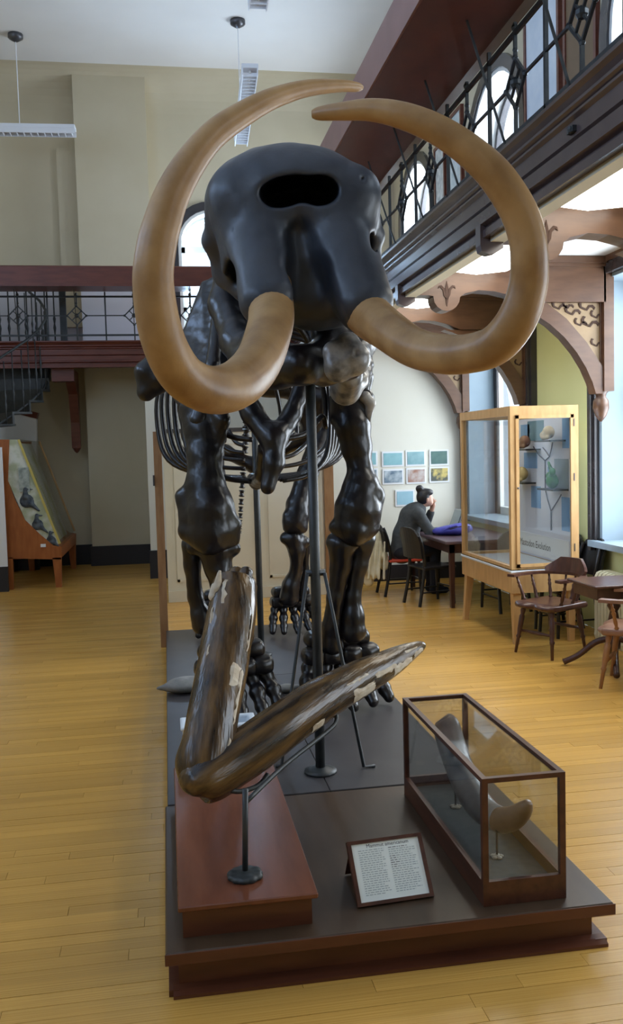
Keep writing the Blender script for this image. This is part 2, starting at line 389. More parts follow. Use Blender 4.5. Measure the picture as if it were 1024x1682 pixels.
# narrow strips laid across the hall; each a board, the far ones joined
unit = bpy.data.meshes.new('plank')
_b = MB().box(-0.5, 0.5, -0.5, 0.5, -0.5, 0.5)
unit.from_pydata(_b.v, [], _b.f); unit.materials.append(M_floor)
planks = []
PW = 0.075
y = YF
while y < YBK-0.02:
    x = XL-random.random()*1.5
    while x < XR:
        L = random.uniform(0.7, 2.1); x0, x1 = max(x, XL), min(x+L, XR); x += L
        if x1-x0 > 0.06: planks.append((x0, x1, y))
    y += PW
def on_show(p):
    x0, x1, yy = p
    if yy < 2.4: return 1e9
    c = yy*math.tan(0.16); lo, hi = yy*-0.20, yy*0.56
    if x1 < lo or x0 > hi: return 1e9
    if x0 > -0.06 and x1 < 1.5 and 3.0 < yy < 8.5: return 1e9
    return yy
order = sorted(range(len(planks)), key=lambda i: on_show(planks[i]))
near = set(order[:300])
fv = []; ff = []; fr = []
for i, (x0, x1, yy) in enumerate(planks):
    dz = random.uniform(-0.0008, 0.0008)
    if i in near:
        o = bpy.data.objects.new('plank', unit); COL.objects.link(o); o.parent = floor
        o.location = ((x0+x1)/2, yy+PW/2, -0.011+dz); o.scale = (x1-x0-0.0016, PW-0.0016, 0.022)
    else:
        n = len(fv); q = MB().box(x0+.0008, x1-.0008, yy+.0008, yy+PW-.0008, -0.022, dz)
        fv += q.v; ff += [tuple(k+n for k in f) for f in q.f]; fr += [random.random()]*8
pf = mk('plank_field', fv, ff, M_floor, floor, kind='stuff')
at = pf.data.attributes.new('rnd', 'FLOAT', 'POINT'); at.data.foreach_set('value', fr)

struct('ceiling', box(XL-.3, XR+.5, YF-.3, YBK+.5, ZC, ZC+0.2), M_ceil, label='pale flat plaster ceiling high over the hall')
def arch(c, r, zs, n=14, a0=0.0, a1=PI): return [(c+r*math.cos(a0+(a1-a0)*i/n), zs+r*math.sin(a0+(a1-a0)*i/n)) for i in range(n+1)]
TW = 0.5
# right wall: piers between the tall lower windows, a band, arched windows over the gallery
wr = MB()
edges = [YF]+[e for a, b in sorted(LOWWIN) for e in (a, b)]+[YBK]
for a, b in zip(edges[0::2], edges[1::2]): wr.box(XR, XR+TW, a, b, 0, 3.42)
for a, b in LOWWIN: wr.box(XR, XR+TW, a, b, 0, 0.86)
wr.box(XR, XR+TW, YF, YBK, 3.42, 4.30)
wall_right = struct('wall_right', wr, M_yel, label='yellow plaster wall with tall windows on the right')
wu = MB(); ZSP = 5.55
edges = [YF]+[e for a, b in sorted(UPWIN) for e in (a, b)]+[YBK]
for a, b in zip(edges[0::2], edges[1::2]): wu.box(XR, XR+TW, a, b, 4.30, ZC)
for a, b in UPWIN:
    c, r = (a+b)/2, (b-a)/2
    wu.prism([(b, ZC), (a, ZC)]+[(a, ZSP)]+[p for p in arch(c, r, ZSP)][::-1][1:-1]+[(b, ZSP)], 'x', XR, XR+TW)
struct('wall_right_upper', wu, M_wallc, label='cream wall with arched windows above the gallery')
# back wall with an arched window
WX0, WX1, WZS = 0.36, 1.50, 5.40
wb = MB().box(XL, WX0, YBK, YBK+.5, 0, ZC).box(WX1, XR+TW, YBK, YBK+.5, 0, ZC).box(WX0, WX1, YBK, YBK+.5, 0, 3.75)
wb.prism([(WX1, ZC), (WX0, ZC), (WX0, WZS)]+arch((WX0+WX1)/2, (WX1-WX0)/2, WZS)[::-1][1:-1]+[(WX1, WZS)], 'y', YBK, YBK+.5)
wall_back = struct('wall_back', wb, M_wallc, label='cream plaster back wall of the hall')
for x0, x1 in ((-1.26, -0.10), (-4.2, -3.1)):
    box(x0, x1, YBK-0.28, YBK, 0.33, ZC).build('pier', M_wallc, wall_back)
# recessed panel lines beside the pier
box(-1.62, -1.58, YBK-0.03, YBK, 4.0, 6.9).build('panel_moulding', M_wallc, wall_back)
box(-1.58, -1.26, YBK-0.09, YBK, 4.0, 6.9).build('panel_moulding', M_wallc, wall_back)
cove = MB(); cp = [(YBK-.002, ZC)]+[(YBK-0.55+0.55*math.sin(t), ZC-0.55+0.55*math.cos(t)) for t in np.linspace(PI/2, 0, 9)]
cove.prism([(a, b) for a, b in cp], 'x', XL, XR)
struct('trim_1', cove, M_wallc, label='curved plaster cove along the top of the back wall')
M_dado = mat('lavender_dado', (0.62, 0.62, 0.68), (0.66, 0.66, 0.72), rough=.8, scale=1)
struct('trim_2', MB().box(XL, -1.262, YBK-.012, YBK-.001, 3.6, 4.9).box(-1.262, -.10, YBK-.292, YBK-.281, 3.6, 4.9).box(-.098, WX0-.15, YBK-.012, YBK-.001, 3.6, 4.9), M_dado, label='pale lavender dado on the back wall above the gallery floor')
struct('baseboard_back', MB().box(XL, -0.26, YBK-.03, YBK, 0, .34).box(-1.29, -.07, YBK-.31, YBK-.03, 0, .33), M_dkbase, label='dark baseboard along the back wall')
wl = MB(); edges = [YF]+[e for a, b in LEFTWIN for e in (a, b)]+[YBK]
for a, b in zip(edges[0::2], edges[1::2]): wl.box(XL-.3, XL, a, b, 0, ZC)
for a, b in LEFTWIN: wl.box(XL-.3, XL, a, b, 0, 4.1).box(XL-.3, XL, a, b, 7.1, ZC)
struct('wall_left', wl, M_wallc, label='cream wall on the left of the hall')
struct('wall_front', box(XL-.3, XR+TW, YF-.3, YF, 0, ZC), M_wallc, label='cream wall behind the viewer')
# low rooms under the galleries
struct('wall_alcove', box(2.12, XR, 12.1, YBK, 0, 3.56), M_wallw, label='pale wall with posters closing the reading alcove')
struct('wall_vestibule', box(-0.26, 2.12, 13.5, YBK-.01, 0, 3.16), M_wallw, label='white wall of the enclosed room under the back gallery')
struct('baseboard_vestibule', box(-0.28, 2.12, 13.47, 13.5, 0, 0.42), M_dkbase, label='dark base of the white vestibule wall')
struct('baseboard_alcove', box(2.12, XR, 12.075, 12.1, 0, 0.22), M_dkbase, label='dark baseboard of the poster wall')

def window_low(n, a, b, full):
    w = thing('window_%d' % n, 'tall sash window in the right wall', 'window', (XR, (a+b)/2, 0))
    w['kind'] = 'structure'; del w['category']
    # reveal lining, trim and sill
    MB().box(XR-.02, XR+.48, b-.05, b, .9, 3.40).box(XR-.02, XR+.48, a, a+.05, .9, 3.40).box(XR-.02, XR+.48, a, b, 3.37, 3.42).build('reveal', M_reveal, w)
    f = MB()
    for q0, q1 in ((a-.13, a), (b, b+.13)):
        f.box(XR-.07, XR, q0, q1, .80, 3.42); f.box(XR-.10, XR-.07, q0+.035, q1-.035, .80, 3.42)
    f.box(XR-.09, XR, a-.13, b+.13, 3.40, 3.56)
    f.build('frame', M_dkwin, w)
    box(XR-.12, XR+.48, a-.06, b+.06, .84, .90).build('sill', M_reveal, w)
    xs = XR+.38; s = MB(); mid = (a+b)/2
    for q in (a+.05, mid-.05, b-.15): s.box(xs, xs+.06, q, q+.1, .90, 3.38)
    for q in (.90, 2.18, 3.28): s.box(xs, xs+.06, a+.05, b-.05, q, q+.1)
    s.build('sash', M_dkwin if n != 1 else M_white, w)
    MB().box(xs-.03, xs, b-.17, b-.05, .9, 3.38).box(xs-.03, xs, a+.05, a+.14, .9, 3.38).box(xs-.03, xs, mid-.04, mid+.04, .9, 3.38).build('sash_stop', M_dkwin, w)
    for q0, q1 in ((a+.15, mid-.05), (mid+.05, b-.15)):
        for z0, z1 in ((1.0, 2.18), (2.28, 3.28)):
            box(xs+.025, xs+.033, q0, q1, z0, z1).build('pane', M_glw, w)
    return w
for i, (a, b) in enumerate(LOWWIN): window_low(i+1, a, b, True)
def window_arch(n, axis, a, b, zs, z0, d0, sgn):   # arched window; d0 inner wall face, sgn +1 outwards
    w = thing('window_%d' % n, 'arched window above the gallery', 'window', (d0, (a+b)/2, z0) if axis == 'x' else ((a+b)/2, d0, z0))
    w['kind'] = 'structure'; del w['category']
    c, r = (a+b)/2, (b-a)/2
    def ring(ro, ri, e0, e1, name, m_):
        o = [(b-r+r+ro-r if False else c+ro, z0)]+arch(c, ro, zs)+[(c-ro, z0)]
        i_ = [(c-ri, z0)]+arch(c, ri, zs)[::-1]+[(c+ri, z0)]
        mb = MB(); n_ = len(o)
        i2 = i_[::-1]
        for k in range(n_-1): mb.prism([o[k], o[k+1], i2[k+1], i2[k]], axis, e0, e1)
        return mb.build(name, m_, w)
    ring(r+.14, r+.0, d0-.05, d0, 'surround', M_dkwin)
    ring(r, r-.05, d0-.02, d0+.40, 'reveal', M_white)
    ring(r-.05, r-.12, d0+.28, d0+.36, 'sash', M_dkwin if axis == 'x' else M_white)
    ins = MB()
    def bx(q0, q1, za, zb, e0, e1):
        if axis == 'x': ins.box(e0, e1, q0, q1, za, zb)
        else: ins.box(q0, q1, e0, e1, za, zb)
    bx(a+.05, b-.05, zs-.09, zs+.01, d0+.28, d0+.36); bx(a+.05, b-.05, z0+.55, z0+.63, d0+.28, d0+.36); bx(c-.03, c+.03, z0, zs, d0+.28, d0+.36)
    ins.build('glazing_bar', M_white if axis == 'y' else M_dkwin, w)
    MB().prism([(b-.1, z0), (b-.1, zs)]+arch(c, r-.1, zs)[1:-1]+[(a+.1, zs), (a+.1, z0)], axis, d0+.31, d0+.318).build('pane', M_glw, w)
    s_ = MB()
    if axis == 'x': s_.box(d0-.1, d0+.4, a-.1, b+.1, z0-.06, z0)
    else: s_.box(a-.1, b+.1, d0-.1, d0+.4, z0-.06, z0)
    s_.build('sill', M_white, w)
for i, (a, b) in enumerate(UPWIN): window_arch(5+i, 'x', a, b, ZSP, 4.30, XR, 1)
window_arch(10, 'y', WX0, WX1, WZS, 3.75, YBK, 1)

# ------------------------------------------------------------------ galleries
XG, YG = 2.14, 14.4
ZB, ZT = 3.215, 3.62
g = thing('gallery', 'long wooden gallery above the reading alcoves on the right', 'gallery', (XG, 5, ZB))
box(XG+.05, XR, YF, YBK, 3.575, 3.60).build('floor_slab', M_gal, g)
prof = [(0, ZB), (-.01, ZB), (-.01, 3.262), (.012, 3.266), (.012, 3.285), (-.03, 3.30), (-.03, 3.318), (-.005, 3.325), (-.005, 3.392), (.012, 3.398), (-.012, 3.41),
        (-.012, 3.492), (-.035, 3.505), (-.035, 3.518), (-.02, 3.524), (-.05, 3.54), (-.05, 3.556), (-.035, 3.562), (-.06, 3.585), (-.085, 3.60), (-.085, ZT), (.14, ZT), (.14, ZB)]
MB().prism([(XG+a, b) for a, b in prof], 'y', YF, YG+.3).build('fascia', M_galf, g)
box(XG+.14, XG+.30, YF, 12.1, 3.40, 3.575).build('inner_beam', M_soff, g)
box(XG+.04, XG+.14, YF, 12.1, 3.19, 3.215).build('soffit_strip', M_wallc, g)
# boarded soffit panels between beams
BEAMS = [1.55, 3.70, 5.82, 7.95, 9.80, 11.98]
for a, b in zip([YF]+BEAMS, BEAMS):
    box(XG+.30, XR, a+.02, b-.02, 3.555, 3.575).build('soffit_panel', M_soff, g)
for a, b in zip([YF]+BEAMS, BEAMS):
    for xx in (XR-.10, XG+1.05): box(xx, xx+.07, a+.08, b-.08, 3.50, 3.555).build('soffit_moulding', M_beam, g)
g2 = thing('gallery', 'wooden gallery crossing the back wall of the hall', 'gallery', (-1.5, YG, ZB))
box(XL, XG, YG+.05, YBK, 3.50, 3.60).build('floor_slab', M_gal, g2)
MB().prism([(YG+a*.8, b) for a, b in prof], 'x', XL, XG+.02).build('fascia', M_gal, g2)
# sloping display ledge along the railing tops
def ledge_profile(s0): return [(s0-.62, 4.345), (s0-.62, 4.63), (s0-.60, 4.645), (s0+.08, 4.72), (s0+.08, 4.40), (s0-.02, 4.37)]
l1 = thing('display_ledge', 'wide mahogany display ledge carried by the right gallery railing', 'ledge', (XG, 5, 4.4))
MB().prism(ledge_profile(XG), 'y', YF, YG-.62).build('ledge_body', M_gal, l1)
box(XG-.632, XG-.62, YF, YG-.62, 4.352, 4.62).build('lit_front_edge', mat('lit_ledge_front', (0.20, 0.10, 0.09), (0.25, 0.13, 0.115), rough=.4, scale=3), l1)  # pinker than the ledge body: light on the edge put into its colour
l2 = thing('display_ledge', 'wide mahogany display ledge along the back gallery railing', 'ledge', (-1.5, YG, 4.4))
MB().prism(ledge_profile(YG), 'x', XL, XG-.62).build('ledge_body', M_gal, l2)
def railing(root, put, s0, s1, d0, step=0.87):    # put(s, z, off) -> world point
    r1 = lambda a, b, w_, h_=None: MB().bar(put(*a), put(*b), w_, h_)
    r1((s0, 4.30, 0), (s1, 4.30, 0), .022, .028).build('top_bar', M_iron, root)
    r1((s0, 3.71, 0), (s1, 3.71, 0), .022, .028).build('bottom_bar', M_iron, root)
    s = d0
    while s < s1:
        if s > s0:
            m_ = MB(); zc = 4.01
            m_.bar(put(s, 4.36, 0), put(s, zc+.15, 0), .02); m_.bar(put(s, zc-.15, 0), put(s, ZT, 0), .02)
            h = .145
            c4 = [(s, zc+h), (s+h, zc), (s, zc-h), (s-h, zc)]
            for k in range(4): a, b = c4[k], c4[(k+1) % 4]; m_.bar(put(a[0], a[1], 0), put(b[0], b[1], 0), .017)
            for k in range(4):
                a, b = c4[k], c4[(k+1) % 4]; mp_ = ((a[0]+b[0])/2, (a[1]+b[1])/2)
                m_.bar(put(mp_[0], mp_[1], 0), put(s, zc, 0), .014)
            for a in c4: m_.ball(put(a[0], a[1], 0), .02, 6, 4)
            m_.ball(put(s, zc, 0), .036, 8, 5); m_.ball(put(s, 4.33, 0), .024, 6, 4); m_.ball(put(s, 4.2, 0), .018, 6, 4)
            m_.build('diamond_panel', M_iron, root)
            MB().bar(put(s, ZT, -.06), put(s, 4.36, -.30), .012).build('strut', M_iron, root)
            if s+step < s1:
                m2 = MB().bar(put(s+h, zc, 0), put(s+step-h, zc, 0), .016); m2.build('middle_bar', M_iron, root)
        q = s+step/2
        if s0 < q < s1:
            MB().bar(put(q, ZT, 0), put(q, 4.37, 0), .022).build('baluster', M_iron, root)
        s += step
ra = thing('iron_railing', 'black iron railing with diamond panels on the right gallery', 'railing', (XG, 5, ZT))
railing(ra, lambda s, z, o: V(XG+.02+o, s, z), 1.0, YG-.1, 1.79+.0)
rb = thing('iron_railing', 'black iron railing with diamond panels on the back gallery', 'railing', (-1.5, YG, ZT))
xd = P(126, 516, YG+.02)[0]
railing(rb, lambda s, z, o: V(s, YG+.02+o, z), XL+.1, XG-.1, xd-0.87*5, 0.87)
# a small bolt plate on the fascia
o = MB().box(XG-.035, XG-.012, 4.40, 4.47, 3.43, 3.46).ball((XG-.03, 4.43, 3.445), .02, 6, 4).build('bolt_plate', M_iron, g)

# ------------------------------------------------------------------ bracketed beams under the right gallery
def fleur(cx, cz, y, s, root):
    m_ = MB()
    m_.prism([(cx-.008*s, cz-.5*s*.1), (cx, cz-.08*s), (cx+.008*s, cz-.05*s), (cx+.012*s, cz+.05*s), (cx, cz+.10*s), (cx-.012*s, cz+.05*s)], 'y', y-.008, y)
    for sg in (-1, 1):
        pts = [(0, -.04), (.025, .0), (.03, .035), (.05, .055), (.065, .045), (.06, .065), (.04, .07), (.015, .045), (.01, .0)]
        pl = [(cx+sg*a*s, cz+b*s) for a, b in pts]
        m_.prism(pl if sg > 0 else pl[::-1], 'y', y-.008, y)
    m_.build('fleur_carving', M_groove, root)
descr = {1.55: 'oak bracketed beam nearest the viewer under the right gallery', 3.70: 'oak bracketed beam second from the viewer under the right gallery',
         5.82: 'carved oak beam beside the brightest light panel under the gallery', 7.95: 'carved oak beam and arched brace beside the yellow wall',
         9.80: 'oak beam with arched brace beside the far window', 11.98: 'oak beam and arched brace against the poster wall'}
for by in BEAMS:
    t = thing('bracketed_beam', descr[by], 'beam', (3.1, by, 3.2), group='beams carrying the right gallery')
    y0, y1 = by-.09, by+.09
    # beam with a hollowed underside that swells into the brace
    lo = [(XG+.14, 3.20), (2.38, 3.20), (2.43, 3.19)]
    lo += [(2.55+.125*math.cos(a), 3.185+.125*math.sin(a)) for a in np.linspace(PI, 2*PI, 9)]
    lo += [(2.72, 3.215), (2.85, 3.245), (3.0, 3.235), (3.15, 3.20), (3.30, 3.14), (XR-.08, 3.14)]
    MB().prism(lo+[(XR-.08, 3.50), (XG+.14, 3.50)], 'y', y0, y1).build('beam', M_beam, t)
    MB().box(XG+.3, XR-.08, y0-.03, y1+.03, 3.49, 3.55).box(XG+.3, XR-.08, y0-.015, y1+.015, 3.46, 3.49).build('bed_moulding', M_beam, t)
    # quarter-arch brace down to the wall post
    out = [(3.50, 3.14), (3.70, 2.99), (3.90, 2.77), (4.06, 2.54)]
    inn = [(3.985, 2.30), (3.955, 2.40), (3.89, 2.54), (3.80, 2.68), (3.68, 2.82), (3.54, 2.94), (3.38, 3.04), (3.22, 3.11)]
    MB().prism(inn+[(3.12, 3.14)]+out+[(4.06, 2.30)], 'y', by-.07, by+.07).build('brace', M_beam, t)
    MB().prism([(3.50, 3.138), (4.06, 3.138), (4.06, 2.54)]+out[::-1][1:-1], 'y', by-.035, by+.035).build('spandrel_panel', M_carve, t)
    c_ = MB()
    for (cx, cz, s_) in ((3.63, 3.08, .9), (3.76, 3.03, 1.0), (3.90, 3.07, 1.0), (3.93, 2.92, 1.1), (4.0, 2.74, .8), (3.84, 2.93, .8), (4.0, 3.0, .8), (3.72, 3.09, .7)):
        for sg, an in ((1, .4), (1, 2.2)):
            pts = [(0, 0), (.05, .03), (.085, .02), (.10, -.015), (.08, -.03), (.075, -.005), (.05, .01), (.015, -.01)]
            ca, sa = math.cos(an), math.sin(an)
            c_.prism([(cx+s_*(a*ca-b*sa), cz+s_*(a*sa+b*ca)) for a, b in pts], 'y', by-.043, by-.035)
    c_.build('scroll_carving', M_groove, t)
    fleur(2.55, 3.20, y0, 1.25, t)
    MB().prism([(XG-.03, 3.31), (XG-.03, 3.17), (XG-.02, 3.13), (XG+.03, 3.11), (XG+.08, 3.12), (XG+.13, 3.15), (XG+.13, 3.31)][::-1], 'y', by-.045, by+.045).build('beam_end', M_galf, t)
    # wall post and turned pendant corbel
    MB().box(XR-.10, XR-.002, by-.09, by+.09, 2.32, 3.55).box(XR-.12, XR-.10, by-.05, by+.05, 2.32, 3.14).build('wall_post', M_beam, t)
    MB().turned((XR-.09, by, 2.40), (XR-.09, by, 2.04), [(0, .05), (.1, .075), (.2, .075), (.28, .05), (.36, .045), (.45, .07), (.65, .075), (.85, .05), (1, .01)], 12).build('corbel', M_beam, t, True)
# fluorescent light panels
for k, (a, b, lab) in enumerate(((4.35, 5.60, 'glowing fluorescent panel nearest the viewer under the gallery'), (6.45, 7.72, 'glowing fluorescent panel in the middle bay under the gallery'), (8.55, 9.62, 'glowing fluorescent panel farthest back under the gallery'))):
    t = thing('light_panel', lab, 'ceiling light', (2.78, (a+b)/2, 3.36), group='light panels under the gallery')
    MB().prism([(2.50, 3.42), (2.50, 3.385), (2.78, 3.355), (3.06, 3.385), (3.06, 3.42)], 'y', a, b).build('diffuser', M_tube, t)
    MB().box(2.52, 3.04, a+.02, b-.02, 3.42, 3.555).build('housing', M_soff, t)
# boards and window pictures hung on the upper gallery wall
k = 0
for (y0, y1, z0, z1, m_, lab) in ((8.15, 8.75, 4.6, 7.2, mat('gallery_brown_panel', (0.20, 0.13, 0.07), rough=.7), 'brown board by the near gallery window'),
        (8.95, 9.75, 4.7, 6.5, mat('gallery_pale_poster', (0.62, 0.70, 0.78), (0.74, 0.80, 0.85), rough=.6, scale=3), 'pale blue poster on the gallery wall'),
        (5.2, 5.9, 4.9, 6.6, mat('gallery_white_board', (0.66, 0.70, 0.74), (0.74, 0.77, 0.80), rough=.6, scale=2), 'white board on the gallery wall nearest the viewer'),
        (12.0, 12.55, 4.9, 6.4, mat('gallery_grey_poster', (0.45, 0.52, 0.52), (0.68, 0.72, 0.70), rough=.6, scale=7), 'grey printed poster on the far gallery wall'),
        (12.75, 13.15, 4.9, 6.2, mat('gallery_sketch_poster', (0.40, 0.42, 0.40), (0.70, 0.70, 0.66), rough=.6, scale=9), 'mottled poster beside the farthest gallery window')):
    t = thing('gallery_poster', lab, 'poster', (XR-.03, (y0+y1)/2, z0)); k += 1
    box(XR-.035, XR-.003, y0, y1, z0, z1).build('board', m_, t)
    MB().box(XR-.05, XR-.003, y0-.05, y0, z0-.05, z1+.05).box(XR-.05, XR-.003, y1, y1+.05, z0-.05, z1+.05).box(XR-.05, XR-.003, y0, y1, z1, z1+.05).box(XR-.05, XR-.003, y0, y1, z0-.05, z0).build('frame', M_gal, t)

# ================================================================== PLATFORM AND MASTODON
PX0, PX1, PY0, PY1, PZT = -0.05, 1.53, 2.99, 8.55, 0.17
t = thing('exhibit_platform', 'low mahogany platform with a dark grey rear deck under the skeleton', 'platform', (.75, 5.5, 0))
MB().box(PX0+.03, PX1-.03, PY0+.03, PY1, 0, PZT-.045).build('plinth', M_plat, t)
MB().bbox(PX0-.012, PX1+.03, PY0-.03, 4.25, PZT-.045, PZT, .006).build('front_deck', M_pdeck, t)
MB().bbox(PX0-.014, PX1+.032, PY0-.034, PY0-.03, PZT-.042, PZT-.002, .001).build('front_edging', M_plat, t)
for x0, x1 in ((PX0, .74), (.743, PX1-.06)):
    for y0, y1 in ((4.253, 6.6), (6.603, PY1)): MB().bbox(x0, x1, y0, y1, PZT-.04, PZT+.004, .003).build('grey_board', M_mat, t)
pr = [(PY0+.03, 0), (PY0-.02, 0), (PY0-.02, .012), (PY0+.005, .022), (PY0+.03, .026)]
MB().prism(pr, 'x', PX0+.01, PX1+.01).build('base_moulding', M_plat, t)
MB().box(PX1-.03, PX1+.015, PY0+.0, PY1, 0, .022).box(PX0-.005, PX0+.03, PY0, PY1, 0, .022).build('side_moulding', M_plat, t)

sk = thing('mastodon_skeleton', 'mounted dark mastodon skeleton with long curving tusks on the platform', 'skeleton', (.75, 6.3, PZT))
def R(pr_, Y): return pr_*Y*1.015/F
def rows(lst):                                    # (px, py, Y, pixel radius) -> x y z r
    return np.array([[*P(a, b, y_), R(r_, y_)] for a, b, y_, r_ in lst])
# ---- skull, in a frame whose unit is one photo pixel
o0 = P(480, 340, 4.05); sc = float(AX[2] @ (o0-CAM))/F
tw_ = nrm(CAM-o0); rt_ = nrm(AX[0]-tw_*np.dot(AX[0], tw_)); fr_ = np.stack([rt_, np.cross(tw_, rt_)*.96, tw_])            # right, up, towards the viewer
s = SDF()
s.ell((-5, 0, -135), (138, 110, 150), 30)
s.ell((-62, 5, -120), (84, 70, 120), 40)
s.ell((5, 36, -45), (112, 62, 66), 40)
s.ell((-100, 18, -34), (36, 42, 40), 22)
s.ell((112, 18, -34), (36, 44, 40), 22)
s.bx((3, -40, -72), (92, 62, 30), 34, 35)
s.cone((-62, -20, -48), (-38, -146, 84), 57, 49, 34)
s.cone((66, -20, -48), (112, -152, 76), 62, 51, 34)
s.ell((46, -135, -8), (84, 66, 50), 40)
s.ell((35, -175, -80), (80, 36, 100), 40)
# zygomatic arches and back of the skull
s.cone((-122, 5, -60), (-138, -60, -100), 20, 18, 18); s.cone((-138, -60, -100), (-118, -120, -130), 18, 24, 18); s.cone((-118, -120, -130), (-75, -150, -110), 24, 30, 18)
s.cone((128, 0, -50), (144, -50, -70), 18, 14, 14); s.cone((144, -50, -70), (138, -95, -80), 14, 15, 14); s.cone((138, -95, -80), (100, -130, -70), 15, 24, 16)
s.ell((0, -40, -260), (150, 112, 70), 40)
s.ell((0, -110, -200), (95, 60, 100), 40)
# nasal opening, face groove, eye sockets
s.ell((-20, 22, -40), (35, 25, 150), 8, True); s.ell((46, 26, -40), (31, 26, 150), 8, True); s.ell((12, 30, -40), (52, 23, 150), 10, True)
s.cone((11, -10, 30), (13, -40, 24), 6, 13, 10, True); s.cone((13, -40, 26), (24, -110, 58), 13, 30, 20, True); s.cone((24, -110, 62), (42, -210, 100), 30, 40, 26, True)
s.ell((-100, -118, -20), (12, 30, 90), 14, True); s.ell((132, -62, -10), (8, 20, 60), 8, True)
s.ell((-92, -40, 8), (4, 5, 12), 4, True); s.ell((116, 46, 2), (3, 4, 12), 4, True)
skull = s.build('skull', M_skull, sk, 3.4, lambda v: o0+sc*(v@fr_), nz=0.9, nf=.06)
skull['label'] = 'domed bluish black skull with a wide nasal opening'
# ---- tusks
TL = [(443, 470, 4.0, 36), (446, 517, 3.86, 37), (441.5, 546, 3.7, 37), (425, 593, 3.48, 38), (393, 629, 3.27, 39.5), (350.6, 641, 3.12, 38.5), (308, 624, 3.02, 36.5), (280, 587, 2.95, 35.5), (261, 533, 2.90, 34.5),
      (251.6, 461, 2.87, 32.5), (257, 406, 2.86, 31.5), (266, 369, 2.86, 30), (280, 327, 2.87, 28), (304, 280.5, 2.89, 25.5), (336, 236.6, 2.91, 22.5), (369, 207, 2.94, 21), (424, 173, 2.99, 17.5), (463.5, 156, 3.03, 15), (508, 144.5, 3.07, 12.6), (560, 141, 3.12, 9.5), (586, 143, 3.15, 7.5), (595, 144, 3.16, 4)]
TR = [(580, 490, 4.0, 36), (606, 518, 3.86, 37), (639, 543.5, 3.66, 34), (681, 571, 3.44, 33), (729, 582, 3.24, 33), (776, 580, 3.08, 33), (816.7, 565, 2.98, 34), (850, 524, 2.90, 34), (868, 470, 2.86, 32.5), (870, 420, 2.83, 31.5), (864, 380, 2.82, 31),
      (848, 339, 2.81, 30.5), (814, 288, 2.80, 29), (769, 246, 2.81, 26), (717, 212, 2.83, 23.5), (662, 190, 2.86, 21), (611, 180.5, 2.90, 17.5), (561.5, 183, 2.94, 14), (525, 186.5, 2.98, 10.5), (513, 187.5, 2.99, 6)]
for lst, lab in ((TL, 'long curved ochre tusk'), (TR, 'long curved ochre tusk')):
    q = spline(rows(lst), 5); o = MB().tube(q[:, :3], q[:, 3], 24).build('tusk', M_ivory, sk, True); o['label'] = lab
# ---- lower jaw
jaw = SDF()
def pr_(a, b, y_): return P(a, b, y_)
jaw.chain(rows([(392, 560, 4.75, 30), (418, 590, 4.6, 36), (455, 600, 4.42, 36), (492, 600, 4.3, 30), (535, 595, 4.42, 36), (568, 585, 4.6, 36), (590, 560, 4.75, 30)]), .05)
jaw.chain(rows([(392, 560, 4.75, 28), (372, 500, 4.95, 28), (375, 440, 5.05, 20)]), .04)
jaw.chain(rows([(590, 560, 4.75, 28), (600, 500, 5.0, 26), (600, 450, 5.1, 20)]), .04)
jaw.chain(rows([(430, 570, 4.5, 34), (440, 545, 4.55, 30)]), .04); jaw.chain(rows([(545, 570, 4.5, 34), (540, 545, 4.55, 30)]), .04)
jaw.build('lower_jaw', M_bone, sk, .016)
s = SDF(); s.chain(rows([(572, 565, 4.22, 20), (582, 590, 4.2, 25), (556, 605, 4.2, 21), (548, 578, 4.22, 18)]), .03)
s.ell(P(588, 578, 4.09), (.02, .05, .025), .01, True); s.ell(P(563, 600, 4.1), (.012, .04, .02), .01, True)
s.build('lit_jaw_bone', M_grey, sk, .010)['label'] = 'pale grey jaw bone with gloss light in its colour'  # right jaw ramus catching light, painted as a paler bone
s = SDF(); s.chain(rows([(575, 618, 4.7, 22), (568, 640, 4.9, 24), (590, 625, 4.95, 16)]), .03); s.build('jaw_hinge', M_grey, sk, .012)
# ---- spine
def vert(c, d, rad, sp, name='vertebra'):
    c = np.asarray(c, float); s_ = SDF(); d = nrm(d)
    s_.cone(c-d*.035, c+d*.035, rad, rad, .02)
    s_.cone(c+V(0, 0, rad*.7), c+V(0, 0, rad*.7)+V(0, sp*.35, sp), rad*.42, rad*.28, .03)
    sd = nrm(np.cross(d, V(0, 0, 1)))
    for q in (-1, 1): s_.cone(c+sd*q*rad*.6, c+sd*q*rad*1.6+V(0, 0, .03), rad*.4, rad*.26, .02)
    return s_.build(name, M_bone, sk, .018)
spn = spline(np.array([(.60, 4.75, 2.62), (.62, 5.2, 2.60), (.63, 5.7, 2.68), (.65, 6.3, 2.74), (.70, 7.0, 2.70), (.76, 7.7, 2.58), (.80, 8.25, 2.42)]), 4)
for i in range(1, len(spn)-1):
    sp = .13 if i < 5 else (.30 if i < 10 else (.22 if i < 16 else .12))
    vert(spn[i], spn[i+1]-spn[i-1], .075 if i < 5 else .065, sp)
tl = spline(np.array([(.80, 8.3, 2.35), (.78, 8.55, 2.1), (.74, 8.62, 1.7), (.70, 8.6, 1.3), (.68, 8.58, 1.05)]), 5)
for i in range(1, len(tl)-1):
    MB().turned(tl[i]+(tl[i+1]-tl[i])*.42, tl[i]-(tl[i+1]-tl[i])*.42, [(0, .5*(.055-.0018*i)), (.1, .055-.0018*i), (.3, .6*(.055-.0018*i)), (.7, .6*(.055-.0018*i)), (.9, .055-.0018*i), (1, .5*(.055-.0018*i))], 7).build('tail_vertebra', M_bone, sk, True)
